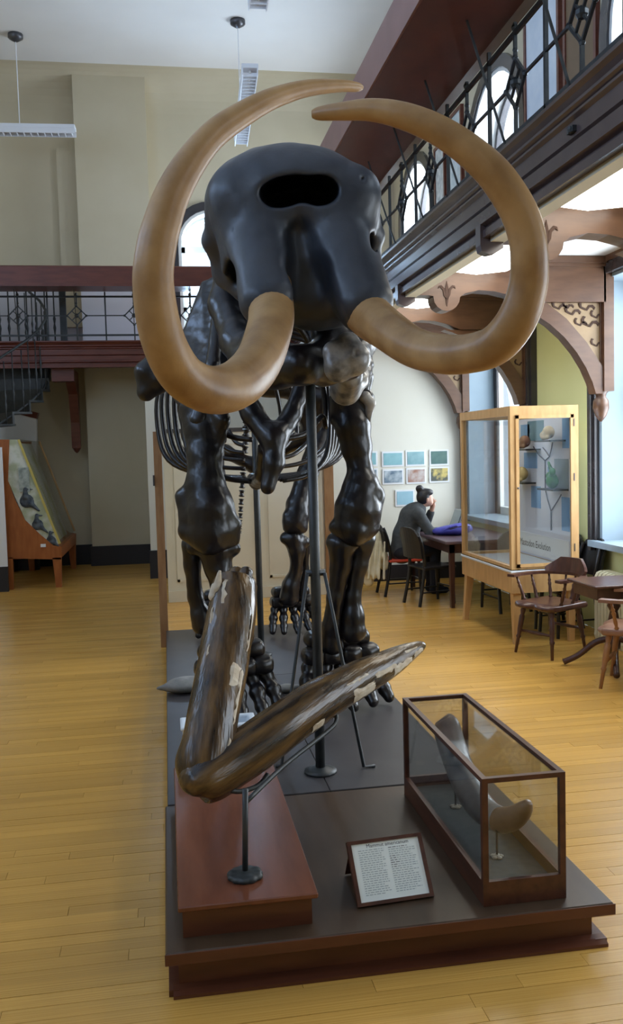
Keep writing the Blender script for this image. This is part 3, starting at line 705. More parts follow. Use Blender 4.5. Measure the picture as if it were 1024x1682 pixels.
# ---- ribs
NR = 11
for i in range(NR):
    f = i/(NR-1.0); yv = 5.6+f*2.0; c = np.array([np.interp(yv, spn[:, 1], spn[:, 0]), yv, np.interp(yv, spn[:, 1], spn[:, 2])])
    wd = .40+.055*min(i, 6) - .12*max(0, i-6)
    zb = 1.66 if i < 7 else 1.66+(i-6)*.06
    if i == 0: zb = 1.92
    for sg in (-1, 1):
        e = .10
        q = spline(np.array([(c[0]+sg*.06, c[1], c[2]+.02, .018), (c[0]+sg*wd*.62, c[1]+.05, c[2]-.06, .0185), (c[0]+sg*wd*.95, c[1]+.10, c[2]-.36, .0185),
                             (c[0]+sg*wd, c[1]+.10, c[2]-.66, .0185), (c[0]+sg*wd*.90, c[1]+.02, max(zb+.14, c[2]-.92), .0185), (c[0]+sg*(wd*.5+e*.4), c[1]-.10, zb+.03, .018), (c[0]+sg*e, c[1]-.16, zb, .016)]), 5)
        # ribs are flat straps: an oval tube
        MB().tube(q[:, :3], q[:, 3], 8).build('rib', M_bone, sk, True)
st = SDF().chain([(.60, 5.4, 1.86, .05), (.60, 5.6, 1.70, .045), (.62, 6.2, 1.64, .05), (.66, 6.9, 1.64, .045)], .03); st.build('breastbone', M_bone, sk, .016)
# bone V of the first ribs with its keel, seen between the forelegs
s = SDF(); s.chain(rows([(392, 630, 5.35, 17), (415, 680, 5.28, 18), (446, 722, 5.2, 19)]), .03); s.chain(rows([(498, 630, 5.35, 14), (480, 680, 5.28, 15), (452, 722, 5.2, 19)]), .03)
s.chain(rows([(450, 715, 5.2, 21), (450, 760, 5.16, 16), (440, 800, 5.14, 12)]), .03); s.build('manubrium', M_bone, sk, .012)
# ---- shoulder blades
def blade(poly, Y0, dy, th, name, ridge):
    pts = [P(a, b, Y0+k) for a, b, k in poly]; n_ = nrm(np.cross(pts[1]-pts[0], pts[3]-pts[0])); c_ = sum(pts)/len(pts); s_ = SDF()
    for a, b in zip(pts, pts[1:]+pts[:1]):
        for q in np.arange(0, 1, .11): s_.cone(a+(c_-a)*q, b+(c_-b)*q, th, th, .02)
    if ridge is not None: s_.chain(ridge, .02)
    return s_.build(name, M_bone, sk, .016)
blade([(372, 452, .25), (338, 470, .35), (302, 560, .35), (285, 640, .2), (318, 690, 0), (352, 690, -.05), (392, 600, .05), (400, 510, .15)], 5.55, 0, .032, 'shoulder_blade', rows([(328, 690, 5.45, 18), (350, 600, 5.5, 12), (362, 480, 5.7, 9)]))
blade([(500, 440, .25), (560, 440, .35), (602, 540, .35), (606, 600, .2), (598, 640, 0), (566, 650, -.05), (520, 580, .05), (500, 520, .15)], 5.6, 0, .032, 'shoulder_blade', rows([(575, 640, 5.5, 16), (560, 560, 5.55, 12), (540, 480, 5.7, 9)]))
s = SDF(); s.chain(rows([(262, 578, 6.0, 10), (240, 612, 5.95, 16), (240, 645, 5.95, 11)]), .05); s.chain(rows([(262, 578, 6.0, 12), (262, 625, 5.95, 18), (240, 645, 5.95, 11)]), .05); s.chain(rows([(262, 600, 6.0, 14), (300, 620, 5.9, 16)]), .03)
s.build('blade_process', M_bone, sk, .014)
s = SDF(); s.chain(rows([(590, 590, 5.95, 10), (603, 620, 5.95, 10), (600, 650, 5.95, 9)]), .03); s.build('blade_process', M_bone, sk, .014)
# ---- forelegs
def bone(name, lst, extra=(), k=.03, h=.013, m_=None):
    s_ = SDF(); s_.chain(rows(lst), k)
    for e in extra: s_.chain(rows(e), k)
    return s_.build(name, m_ or M_bone, sk, h)
bone('humerus', [(328, 672, 5.55, 34), (334, 705, 5.5, 30), (336, 750, 5.45, 27), (338, 795, 5.42, 30), (345, 835, 5.4, 38), (346, 868, 5.4, 40)],
     [[(338, 790, 5.42, 24), (306, 818, 5.45, 16), (312, 850, 5.42, 18)], [(345, 820, 5.4, 26), (378, 862, 5.38, 16), (372, 885, 5.4, 20)], [(310, 872, 5.42, 18), (345, 885, 5.36, 26), (375, 882, 5.4, 18)], [(340, 660, 5.5, 24), (365, 690, 5.4, 12), (356, 740, 5.42, 10)]])
bone('radius', [(354, 905, 5.42, 28), (358, 930, 5.42, 22), (366, 965, 5.45, 18), (380, 1010, 5.5, 20), (392, 1045, 5.52, 26)], [[(320, 898, 5.45, 14), (380, 900, 5.4, 15)], [(372, 905, 5.4, 9), (365, 940, 5.36, 9), (380, 1000, 5.46, 9)]])
bone('ulna', [(316, 895, 5.5, 18), (316, 930, 5.52, 13), (321, 980, 5.55, 12), (330, 1010, 5.55, 15), (332, 1026, 5.55, 17)])
bone('humerus', [(572, 655, 5.65, 30), (580, 700, 5.6, 29), (586, 735, 5.6, 25), (592, 770, 5.58, 20), (594, 800, 5.56, 30), (588, 835, 5.55, 37), (582, 862, 5.55, 36)],
     [[(572, 650, 5.62, 26), (600, 655, 5.58, 14), (606, 665, 5.55, 10)], [(596, 800, 5.56, 22), (619, 812, 5.54, 13), (612, 850, 5.55, 14)], [(552, 866, 5.55, 12), (582, 872, 5.5, 22), (612, 868, 5.55, 12)], [(560, 660, 5.6, 18), (552, 690, 5.62, 10)]])
s = SDF(); s.chain(rows([(600, 652, 5.52, 10), (609, 662, 5.52, 8)]), .02); s.chain(rows([(609, 662, 5.52, 8), (604, 690, 5.55, 6)]), .02); s.build('humerus_knob', M_grey, sk, .008)
bone('radius', [(562, 895, 5.58, 24), (560, 930, 5.6, 17), (552, 980, 5.62, 14), (546, 1030, 5.66, 17), (545, 1060, 5.68, 20)], [[(548, 888, 5.6, 12), (580, 890, 5.56, 14)]])
bone('ulna', [(598, 885, 5.62, 20), (588, 930, 5.62, 15), (580, 980, 5.62, 13), (580, 1012, 5.62, 18), (581, 1036, 5.62, 22)], [[(575, 895, 5.6, 14), (590, 890, 5.58, 16)]])
s = SDF(); s.chain(rows([(590, 1020, 5.5, 6), (590, 1034, 5.5, 6)]), .01)
# ---- feet: wrist blocks and five toes each
def foot(c, w_, h_, ang, name, toes=True, ankle=None):
    c = np.asarray(c, float); ca, sa = math.cos(ang), math.sin(ang)
    def L(x, y_, z): return V(c[0]+w_*(x*ca-y_*sa), c[1]+w_*(x*sa+y_*ca), PZT+.006+h_*z)
    Rm = np.array([[ca, -sa, 0], [sa, ca, 0], [0, 0, 1.0]])
    for row, (zz, yy, xs) in enumerate(((.92, .18, (-.30, .0, .30)), (.72, .02, (-.40, -.14, .14, .40)))):
        for x in xs:
            s_ = SDF(); s_.ell(L(x, yy+.10*abs(x), zz), V(.19 if row == 0 else .165, .24, .0)*w_+V(0, 0, .125*h_), .01); s_.bx(L(x, yy+.10*abs(x)-.05, zz), V(.09, .10, 0)*w_+V(0, 0, .05*h_), .025, .03, False, Rm)
            s_.build('wrist_bone', M_bone, sk, .011)
    for x in (-.46, -.24, 0.0, .24, .46):
        a = x*1.15; dx, dy = math.sin(a), -math.cos(a); s_ = SDF(); ln = 1.0-.5*abs(x)
        p0 = V(x, -.02+.15*abs(x), .56); p1 = V(x+dx*.20*ln, -.02+.15*abs(x)+dy*.22*ln, .36)
        p2 = V(x+dx*.30*ln, p1[1]+dy*.16*ln, .20); p3 = V(x+dx*.40*ln, p2[1]+dy*.16*ln, .085); rr = .105*w_
        for (u, v_, r0, rm, r1) in ((p0, p1, 1.15, .78, 1.15), (p1, p2, 1.05, .8, 1.0), (p2, p3, .95, .8, .75)):
            A, B = L(*u), L(*v_); A2 = A+(B-A)*.08; B2 = A+(B-A)*.86; Mid = (A2+B2)/2
            s_.cone(A2, Mid, rr*r0, rr*rm, .008); s_.cone(Mid, B2, rr*rm, rr*r1, .008)
        s_.build('toe', M_bone, sk, .010)
fl = P(385, 1080, 5.55); fR = P(560, 1065, 5.72)
foot((fl[0], fl[1], 0), .44, .46, .12, 'l'); foot((fR[0], fR[1], 0), .46, .46, .10, 'r')
# ---- hind legs and pelvis
bone('femur', [(548, 640, 8.1, 26), (535, 700, 8.1, 19), (505, 780, 8.0, 17), (490, 830, 7.95, 19), (484, 858, 7.92, 19)], [[(474, 848, 7.9, 10), (476, 866, 7.9, 11)], [(496, 845, 7.9, 12), (494, 866, 7.9, 12)]])
bone('tibia', [(482, 885, 7.95, 17), (488, 905, 7.95, 13), (487, 935, 8.0, 10), (478, 962, 8.02, 14), (476, 980, 8.03, 17)], [[(468, 884, 7.95, 9), (500, 890, 7.95, 10)]])
bone('fibula', [(503, 890, 8.02, 7), (502, 935, 8.05, 5), (496, 980, 8.05, 8)])
fh = P(481, 1000, 8.12); foot((fh[0], fh[1], 0), .36, .40, .1, 'h')
bone('femur', [(352, 640, 8.1, 26), (348, 700, 8.1, 19), (352, 780, 8.0, 17), (360, 830, 7.95, 19), (362, 858, 7.92, 19)])
bone('tibia', [(364, 885, 7.95, 17), (358, 935, 8.0, 10), (366, 980, 8.03, 17)])
fh = P(366, 1000, 8.12); foot((fh[0], fh[1], 0), .36, .40, -.1, 'h')
s = SDF()
for sg in (-1, 1):
    s.chain([(.80+sg*.10, 8.2, 2.42, .08), (.80+sg*.40, 8.05, 2.40, .10), (.80+sg*.62, 7.95, 2.30, .07), (.80+sg*.55, 8.1, 2.0, .09), (.80+sg*.25, 8.3, 1.85, .06), (.80, 8.25, 1.72, .06)], .06)
    s.chain([(.80+sg*.40, 8.05, 2.40, .08), (.80+sg*.5, 8.1, 2.1, .08)], .05)
s.build('pelvis', M_bone, sk, .022)

# ---- iron supports
def post(name, lab, base, top, r_, extras):
    t_ = thing(name, lab, 'support', base)
    MB().tube([V(*base)+V(0, 0, .012), top], r_, 14).build('pole', M_iron, t_, True)
    MB().turned(base, V(*base)+V(0, 0, .03), [(0, .085), (.4, .085), (.6, .06), (1, .035)], 16).build('foot_plate', M_iron, t_, True)
    for nm, pts, rr in extras: MB().tube(pts, rr, 8).build(nm, M_iron, t_, True)
    return t_
b = PZ(527, 1268, PZT+.004); tp = V(b[0]+.0, b[1], 2.30); cl = V(b[0], b[1], 1.22)
ft1, ft2 = PZ(463, 1256, PZT+.012), PZ(598, 1259, PZT+.012)
post('support_pole', 'thick iron pole with two stay rods propping up the skull', (b[0], b[1], PZT+.004), tp, .026,
     [('clamp', [cl-V(.05, 0, 0), cl+V(.05, 0, 0)], .018), ('stay_rod', [cl-V(.045, .02, 0), ft1, ft1+V(-.03, -.02, 0)], .009), ('stay_rod', [cl+V(.045, -.02, 0), ft2, ft2+V(.06, 0, 0)], .009)])
b = PZ(430, 1076, PZT+.004)
post('support_pole', 'thinner iron pole under the rib cage near the hind feet', (b[0], b[1], PZT+.004), V(b[0], b[1], 2.55), .026, [])

# ================================================================== THINGS ON THE PLATFORM
t = thing('wooden_box', 'long reddish mahogany box on the platform under the broken tusks', 'box', (.235, 3.7, PZT))
MB().box(.0, .455, 3.05, 4.40, PZT, .275).build('body', M_plat, t)
MB().bbox(-.015, .475, 3.02, 4.42, .275, .295, .004).build('lid', mat('box_lid', (0.135, 0.042, 0.020), (0.19, 0.062, 0.030), rough=.27, scale=2, stretch=(6, 1, 1)), t)
# broken tusk on its iron stand
bt = thing('broken_tusk', 'broken dark fossil tusk pieces joined in a V on an iron stand', 'tusk', PZ(403, 1440, .296))
def rough_tube(lst, name, seed, n=18, sub=7):
    q = spline(rows(lst), sub); rs = np.random.RandomState(seed); m_ = MB().tube(q[:, :3], q[:, 3], n)
    ph = rs.rand(n)*.05; wob = rs.rand(6)*6; v = []
    for i in range(len(q)):
        for j in range(n):
            p_ = np.array(m_.v[i*n+j]); k_ = 1+.03*math.sin(3*j*2*PI/n+1.3)+ph[j]-.02+.018*math.sin(i*.5+wob[j % 6]); v.append(q[i, :3]+(p_-q[i, :3])*k_)
    m_.v = v; return m_, q
m_, q = rough_tube([(322, 1290, 3.38, 28), (328, 1262, 3.40, 42), (340, 1220, 3.45, 43), (352, 1160, 3.55, 42), (364, 1095, 3.68, 41.5), (375, 1035, 3.80, 40.5), (382, 985, 3.9, 38), (385, 962, 3.96, 36)], 'a', 1)
up_ = m_.build('upright_tusk_piece', M_btusk, bt, True); qa = q
m_, q = rough_tube([(318, 1292, 3.36, 22), (325, 1284, 3.36, 40), (355, 1268, 3.40, 44), (400, 1240, 3.46, 42), (450, 1205, 3.55, 40), (500, 1168, 3.66, 38), (545, 1140, 3.76, 35), (590, 1115, 3.86, 31), (630, 1095, 3.95, 26), (665, 1075, 4.03, 18), (690, 1062, 4.08, 10), (696, 1059, 4.1, 4)], 'b', 2)
sd_ = m_.build('leaning_tusk_piece', M_btusk2, bt, True); qb = q
# jagged broken end of the upright piece
rs = np.random.RandomState(5)
for k, (a_, b_, ty, r0, a2, b2, r1, m2) in enumerate(((357, 968, 3.86, 9, 361, 938, 3, 0), (350, 980, 3.85, 8, 352, 962, 5, 0), (368, 970, 3.87, 10, 372, 956, 7, 1), (384, 966, 3.88, 9, 389, 953, 5, 0), (398, 968, 3.95, 16, 404, 942, 12, 1), (385, 965, 3.99, 18, 388, 944, 14, 1), (410, 975, 3.92, 12, 412, 955, 8, 1), (378, 976, 3.84, 8, 380, 962, 5, 0))):
    s_ = SDF(); s_.chain(rows([(a_, b_, ty, r0), (a2, b2, ty+.02, r1)]), .008); s_.build('broken_splinter', M_btusk if m2 else M_plas, up_, .008)
# flakes of pale plaster filling on both pieces
def flakes(q, items, par):
    for (u, an, ln, wd) in items:
        f_ = u*(len(q)-1); i0 = int(f_); nn = max(2, int(ln*(len(q)-1))); v = []; fcs = []; js = 5
        for i in range(nn+1):
            k_ = min(i0+i, len(q)-2); tv = nrm(q[k_+1, :3]-q[k_, :3]); a_ = V(0, -1, .15); a_ = nrm(a_-tv*np.dot(a_, tv)); b_ = np.cross(tv, a_); b_ = b_ if (b_[0] > .3 or b_[2] < -.3) else -b_
            # measure the angle from the side that faces the hall's front
            for j in range(js):
                jit = .10*random.uniform(-1, 1) if j in (0, js-1) else 0; th = an+wd*(j/(js-1)-.5)+jit
                v.append(q[k_, :3]+q[k_, 3]*(1.045 if 0 < j < js-1 and 0 < i < nn else .99)*(math.cos(th)*a_+math.sin(th)*b_))
        for i in range(nn):
            for j in range(js-1): fcs.append((i*js+j, i*js+j+1, (i+1)*js+j+1, (i+1)*js+j))
        mk('plaster_flake', v, fcs, M_plas, par, False)
flakes(qa, [(.05, .2, .10, .9), (.17, .9, .16, .3), (.47, .55, .10, .55), (.36, .9, .22, .16), (.62, .95, .18, .14), (.70, -.9, .10, .14), (.78, -.5, .14, .16), (.56, -.75, .08, .12)], up_)
flakes(qb, [(.44, .75, .05, .5), (.58, .6, .08, .7), (.66, .1, .10, .35), (.74, .5, .10, .6), (.55, -.2, .10, .14), (.84, .3, .07, .6), (.80, -.3, .08, .25)], sd_)
bs = PZ(403, 1440, .296); top = P(403, 1296, bs[1])
MB().tube([V(bs[0], bs[1], .30), top], .011, 10).build('stand_post', M_iron, bt, True)
e1 = P(470, 1255, 3.42); e2 = P(540, 1200, 3.62); e3 = P(553, 1182, 3.68); e4 = P(548, 1160, 3.72)
MB().tube(spline(np.array([top-V(0, 0, .05), e1, e2, e3, e4]), 4), .009, 8).build('stand_arm', M_iron, bt, True)
r_ = P(400, 1290, 3.42)
mm = MB(); pts = [P(372, 1297, 3.34), P(395, 1300, 3.36), P(425, 1290, 3.40), P(440, 1272, 3.44)]; mm.tube(spline(np.array(pts), 4), .010, 8); mm.build('cradle', M_iron, bt, True)
s_ = SDF()
for k in range(11): a_ = 2*PI*k/11; s_.ell(V(bs[0]+.045*math.cos(a_), bs[1]+.045*math.sin(a_), .303), (.02+.006*random.random(), .02, .012+.006*random.random()), .006)
s_.ell(V(bs[0], bs[1], .306), (.04, .04, .016), .01); s_.build('stand_base', M_iron, bt, .006)

# explanatory panel
sg = thing('label_panel', 'framed white text panel standing on the platform between box and glass case', 'sign', (.78, 3.16, PZT))
BL, BR, TL_, TR_ = PZ(588, 1491, PZT+.004), PZ(713, 1472, PZT+.004), P(569, 1384, 3.24), P(693, 1368, 3.25)
ux = nrm(BR-BL); uy = nrm(TL_-BL); W_ = np.linalg.norm(BR-BL); H_ = np.linalg.norm(TL_-BL); uy = nrm(uy-ux*np.dot(ux, uy)*.0); un = nrm(np.cross(ux, uy))
def sp(a, b, d=0): return BL+ux*a*W_+uy*b*H_+un*d
MB().plate([sp(0, 0), sp(1, 0), sp(1, 1), sp(0, 1)], -un*.012).build('backing', M_case, sg)
fm = MB()
for a0, a1, b0, b1 in ((0, 1, 0, .055), (0, 1, .945, 1), (0, .05, .055, .945), (.95, 1, .055, .945)): fm.plate([sp(a0, b0), sp(a1, b0), sp(a1, b1), sp(a0, b1)], un*.008)
fm.build('frame', M_case, sg)
MB().plate([sp(.05, .055, .001), sp(.95, .055, .001), sp(.95, .945, .001), sp(.05, .945, .001)], un*.001).build('paper', M_paper, sg)
MB().plate([sp(.06, .98, -.012), sp(.94, .98, -.012), np.append(sp(.94, .98)[:2]+V(0, .14), PZT+.004), np.append(sp(.06, .98)[:2]+V(0, .14), PZT+.004)], un*.006).build('easel_back', M_case, sg)
tv, tf = text_mesh('Mammut americanum', .028, 'CENTER')
tw = max(v[0] for v in tv)-min(v[0] for v in tv); kx = .56*W_/tw
mk('lettering', [BL+ux*(.53*W_+v[0]*kx)+uy*(.872*H_+v[1]*kx)+un*.003 for v in tv], tf, M_ink, sg)
ln = MB(); lm = MB(); rs = np.random.RandomState(3)
for cx0, cx1 in ((.13, .47), (.53, .88)):
    for r_ in range(21):
        b_ = .83-r_*.034; a_ = cx0
        end = cx1-(.10*rs.rand() if rs.rand() < .4 else 0)
        while a_ < end:
            w_ = .015+.04*rs.rand(); dark = cx0 > .5 and ((r_ == 0 and a_ < .72) or (3 < r_ < 10 and a_ < .60))
            (lm if dark else ln).plate([sp(a_, b_, .0028), sp(min(a_+w_, end), b_, .0028), sp(min(a_+w_, end), b_+.010, .0028), sp(a_, b_+.010, .0028)], un*.0003); a_ += w_+.012
ln.build('small_print', M_ink2, sg, kind='stuff'); lm.build('bold_print', M_ink, sg, kind='stuff')

# glass case with a tusk
GX0, GX1, GY0, GY1, GZ0, GZD, GZ1 = 1.085, 1.405, 3.03, 4.13, PZT+.001, .262, .648
gc = thing('glass_case', 'mahogany framed glass case on the platform holding a small tusk', 'display case', (1.245, 3.58, GZ0))
MB().box(GX0, GX1, GY0, GY0+.02, GZ0, GZD).box(GX0, GX1, GY1-.02, GY1, GZ0, GZD).box(GX0, GX0+.02, GY0+.02, GY1-.02, GZ0, GZD).box(GX1-.02, GX1, GY0+.02, GY1-.02, GZ0, GZD).build('base', M_case, gc)
box(GX0+.02, GX1-.02, GY0+.02, GY1-.02, GZ0, GZD-.05).build('felt_floor', M_felt, gc)
for xx in (GX0, GX1-.022):
    for yy in (GY0, GY1-.022): box(xx, xx+.022, yy, yy+.022, GZD, GZ1-.018).build('post', M_case, gc)
for yy in (GY0, GY1-.022): box(GX0, GX1, yy, yy+.022, GZ1-.018, GZ1).build('top_rail', M_case, gc)
for xx in (GX0, GX1-.022): box(xx, xx+.022, GY0+.022, GY1-.022, GZ1-.018, GZ1).build('top_rail', M_case, gc)
e = .009
for a in ((GX0+.022, GX1-.022, GY0+e, GY0+e+.003, GZD, GZ1-.018), (GX0+.022, GX1-.022, GY1-e-.003, GY1-e, GZD, GZ1-.018), (GX0+e, GX0+e+.003, GY0+.022, GY1-.022, GZD, GZ1-.018), (GX1-e-.003, GX1-e, GY0+.022, GY1-.022, GZD, GZ1-.018), (GX0+.022, GX1-.022, GY0+.022, GY1-.022, GZ1-.010, GZ1-.007)):
    box(*a).build('pane', M_gl, gc)
ct = thing('cased_tusk', 'small grey and brown tusk inside the glass case', 'tusk', (1.24, 3.5, GZD-.05))
lst = [(726, 1180, 3.98, 14), (733, 1192, 3.96, 23), (745, 1232, 3.86, 24), (760, 1272, 3.72, 24.5), (778, 1308, 3.58, 25), (800, 1335, 3.45, 24), (822, 1346, 3.35, 22)]
q = spline(rows(lst), 6); MB().tube(q[:, :3], q[:, 3], 18).build('shaft', mat('cased_tusk_grey', (0.085, 0.085, 0.085), (0.20, 0.19, 0.185), rough=.35, scale=9, bump=.2), ct, True)
lst = [(808, 1340, 3.41, 21), (825, 1347, 3.34, 22.5), (842, 1344, 3.27, 21), (855, 1336, 3.23, 18), (864, 1326, 3.2, 13.5), (869, 1317, 3.19, 7)]
q = spline(rows(lst), 6); MB().tube(q[:, :3], q[:, 3], 18).build('tip', mat('cased_tusk_brown', (0.115, 0.062, 0.035), (0.18, 0.10, 0.058), rough=.4, scale=12), ct, True)
for (a, b, zt) in ((749, 1326, P(749, 1262, 3.78)[2]), (817, 1408, P(817, 1350, 3.36)[2])):
    c_ = PZ(a, b, GZD-.05); MB().tube([c_, V(c_[0], c_[1], zt)], .005, 8).build('prop', M_iron, ct)
    mm = MB()
    for k in range(5): mm.ball(c_+V(.016*math.cos(k*1.257), .016*math.sin(k*1.257), .004), (.012, .012, .006), 7, 4)
    mm.ball(c_+V(0, 0, .006), (.012, .012, .008), 7, 4); mm.build('prop_base', mat('brass_grey', (0.35, 0.30, 0.22), rough=.4), ct, True)

# white tub behind the box and the grey slab
tx0, tx1 = P(292, 1190, 4.58)[0], P(424, 1190, 4.58)[0]; tc = (tx0+tx1)/2; th = (tx1-tx0)/2; tzt = P(400, 1188, 4.50)[2]; tm = (PZT+.006+tzt)/2
tb = thing('plastic_tub', 'white plastic tub standing behind the mahogany box', 'tub', (tc, 4.58, PZT+.004))
s_ = SDF(); s_.bx(V(tc, 4.58, tm), V(th-.04, .07, (tzt-PZT)/2-.022), .016, .01); s_.bx(V(tc, 4.58, tzt), V(th-.06, .05, .12), .016, .006, True); s_.build('tub_body', M_tub, tb, .008)
s_ = SDF(); s_.bx(V(tc, 4.58, tzt-.006), V(th-.02, .09, .001), .008, .004); s_.bx(V(tc, 4.58, tzt), V(th-.06, .05, .03), .014, .004, True); s_.build('tub_rim', M_tub, tb, .006)
gs = SDF(); c_ = PZ(300, 1128, PZT+.004); gs.ell(V(.10, 6.30, PZT+.055), (.16, .13, .05), .03); gs.cone(V(.04, 6.28, PZT+.05), V(-.11, 6.24, PZT+.055), .05, .012, .03); gs.cone(V(.14, 6.3, PZT+.05), V(.25, 6.34, PZT+.045), .05, .035, .03)
o = gs.build('fossil_slab', M_stone, None, .012); tag(o, 'flat pointed grey fossil slab on the platform edge', 'fossil')
gs = SDF(); c_ = P(470, 1088, 6.1); gs.ell(V(c_[0], 6.1, PZT+.03), (.07, .05, .03), .02); gs.cone(V(c_[0], 6.1, PZT+.03), V(c_[0]+.1, 6.05, PZT+.05), .025, .012, .02)
o = gs.build('bone_fragment', M_stone, None, .009); tag(o, 'small dark bone fragment lying beside the left forefoot', 'fossil')

# ================================================================== PARTITION, LEFT SIDE
t = thing('partition_screen', 'cream painted panelled screen standing behind the skeleton', 'partition', (1.0, 11.25, 0))
MB().box(-.02, 2.0, 11.25, 11.31, 0, 2.10).build('board', M_part, t)
box(-.02, 2.0, 11.22, 11.25, 0, .14).build('skirting', M_part, t)
for x0, x1 in ((.10, 1.12), (1.26, 1.96)):
    for z0, z1 in ((.25, 1.98),):
        MB().box(x0, x1, 11.235, 11.25, z0, z0+.03).box(x0, x1, 11.235, 11.25, z1-.03, z1).box(x0, x0+.03, 11.235, 11.25, z0, z1).box(x1-.03, x1, 11.235, 11.25, z0, z1).build('panel_moulding', M_part, t)
MB().box(-.03, 2.02, 11.22, 11.33, 2.10, 2.15).build('cap_rail', mat('dark_cap', (.05, .04, .035), rough=.5), t)
MB().box(1.98, 2.10, 11.2, 11.33, 0, 2.15).build('end_post', M_pedge, t)
MB().box(-.105, -.03, 8.62, 8.66, 0, 2.06).build('wing_edge', M_pedge, t)
MB().box(-.10, -.04, 8.66, 11.28, 0, 2.05).build('wing_board', M_part, t)
MB().box(-.12, -.105, 8.6, 8.63, 1.55, 1.65).build('hinge', M_grm, t)

# slanted bird case
bc = thing('bird_case', 'orange oak case with a sloping glass front over bird pictures', 'display case', (-1.9, 13.05, 0))
Y0, Y1 = 13.05, 15.2
def pp(a, b): q = P(a, b, Y0); return (q[0], q[2])
side = [pp(-8, 722), pp(15, 722), pp(13, 790), pp(24, 820), pp(41, 854), pp(66, 878), pp(88, 896), pp(101, 898), pp(101, 919), pp(-8, 917)]
MB().prism(side[::-1], 'y', Y0, Y0+.05).build('side_panel', M_orange, bc)
MB().prism(side[::-1], 'y', Y1-.05, Y1).build('side_panel', M_orange, bc)
for (a, yy) in ((94, Y0), (14, Y0), (94, Y1-.08), (14, Y1-.08)):
    x = pp(a, 930)[0]; z = pp(a, 916)[1]; MB().prism([(x-.06, z), (x+.06, z), (x+.05, 0), (x-.03, 0)][::-1], 'y', yy, yy+.08).build('leg', M_orange, bc)
tA, tB = pp(30, 722), pp(98, 893)
MB().box(pp(-8, 700)[0], tB[0]+.02, Y0+.05, Y1-.05, pp(50, 918)[1], pp(50, 900)[1]).build('base_board', M_orange, bc)
ux_ = nrm(V(tB[0]-tA[0], 0, tB[1]-tA[1])); un_ = V(-ux_[2], 0, ux_[0]);
def slab(d0, d1, y0, y1, a0=0, a1=1):
    A = V(tA[0], 0, tA[1]); Bv = V(tB[0], 0, tB[1]); p0 = A+(Bv-A)*a0; p1 = A+(Bv-A)*a1; nn = -un_ if un_[0] < 0 else un_
    return MB().add([q+nn*d+V(0, yy, 0) for d in (d0, d1) for q in (p0, p1) for yy in (y0, y1)], [(0, 1, 3, 2), (4, 6, 7, 5), (0, 4, 5, 1), (2, 3, 7, 6), (0, 2, 6, 4), (1, 5, 7, 3)])
slab(-.13, -.12, Y0+.05, Y1-.05).build('backdrop', mat('bird_backdrop', (0.52, 0.50, 0.22), (0.70, 0.72, 0.62), rough=.6, scale=3, lo=.42, hi=.58), bc)
slab(0, .006, Y0+.05, Y1-.05).build('sloping_pane', M_gl, bc)
MB().bar(V(tA[0], Y0+.02, tA[1]), V(tB[0], Y0+.02, tB[1]), .03).build('edge_strip', mat('yellow_strip', (.55, .45, .12), rough=.4), bc)
MB().bar(V(tA[0], Y1-.02, tA[1]), V(tB[0], Y1-.02, tB[1]), .03).build('edge_strip', M_oak, bc)
MB().prism([(side[1][0], side[1][1]), tA, tB, side[6], side[5], side[4], side[2]][::-1], 'y', Y0+.02, Y0+.026).build('side_backdrop', mat('bird_side', (0.42, 0.46, 0.30), (0.68, 0.70, 0.62), rough=.6, scale=4, lo=.42, hi=.58), bc)
birds = MATS.get('bird_dark') or mat('bird_dark', (0.02, 0.03, 0.045), (0.10, 0.12, 0.14), rough=.6, scale=14)
for k, (bx_, by_, s_) in enumerate(((44, 823, 1.0), (62, 862, .8), (84, 888, .7))):
    c_ = P(bx_, by_, Y0+.012); q = SDF(); q.ell(c_, (.10*s_, .012, .10*s_), .02); q.cone(c_+V(-.02*s_, 0, .06*s_), c_+V(-.01*s_, 0, .17*s_), .035*s_, .03*s_, .02); q.cone(c_+V(-.01*s_, 0, .17*s_), c_+V(.09*s_, 0, .16*s_), .022*s_, .008*s_, .01)
    q.cone(c_+V(.05*s_, 0, -.04*s_), c_+V(.16*s_, 0, -.14*s_), .04*s_, .015*s_, .02); q.build('bird_figure', birds, bc, .012)
c_ = P(40, 788, Y0+.016); MB().box(c_[0]-.07, c_[0]+.07, Y0-.002, Y0+.01, c_[2]-.17, c_[2]+.17).build('framed_print', mat('print_grey', (0.20, 0.24, 0.22), (.42, .46, .42), rough=.6, scale=14), bc)
c_ = P(71, 896, Y0-.004); MB().box(c_[0]-.035, c_[0]+.035, Y0-.012, Y0, c_[2]-.022, c_[2]+.022).build('tag', M_card, bc)
# cabinet with a sloping dark top beyond the bird case, and the wall end at the edge
wc = thing('white_cabinet', 'white cabinet with a dark sloping top beside the spiral stair', 'cabinet', (-2.6, 15.4, 0))
a = P(30, 722, 13.4); b = P(30, 679, 13.4)
MB().prism([(-3.3, 0.3), (a[0]-.05, .3), (b[0], b[2]), (-3.3, P(0, 668, 13.4)[2]+.22)][::-1], 'y', 15.21, 15.36).build('body', M_card, wc)
MB().bar(V(-3.3, 15.28, P(0, 664, 13.4)[2]+.27), V(b[0]+.02, 15.28, b[2]+.04), .18, .10).build('sloping_top', M_gal, wc)
MB().box(-3.3, a[0]-.05, 15.21, 15.36, 0, .3).build('plinth', M_dkbase, wc)
we = thing('display_board', 'white board with a dark foot at the left edge of the view', 'board', (-2.5, 12.9, 0))
xx = P(7, 820, 12.9)[0]; MB().box(xx-.8, xx, 12.88, 12.93, .35, 2.0).build('board', M_card, we); MB().box(xx-.8, xx, 12.87, 12.94, 0, .35).build('foot', M_dkbase, we)

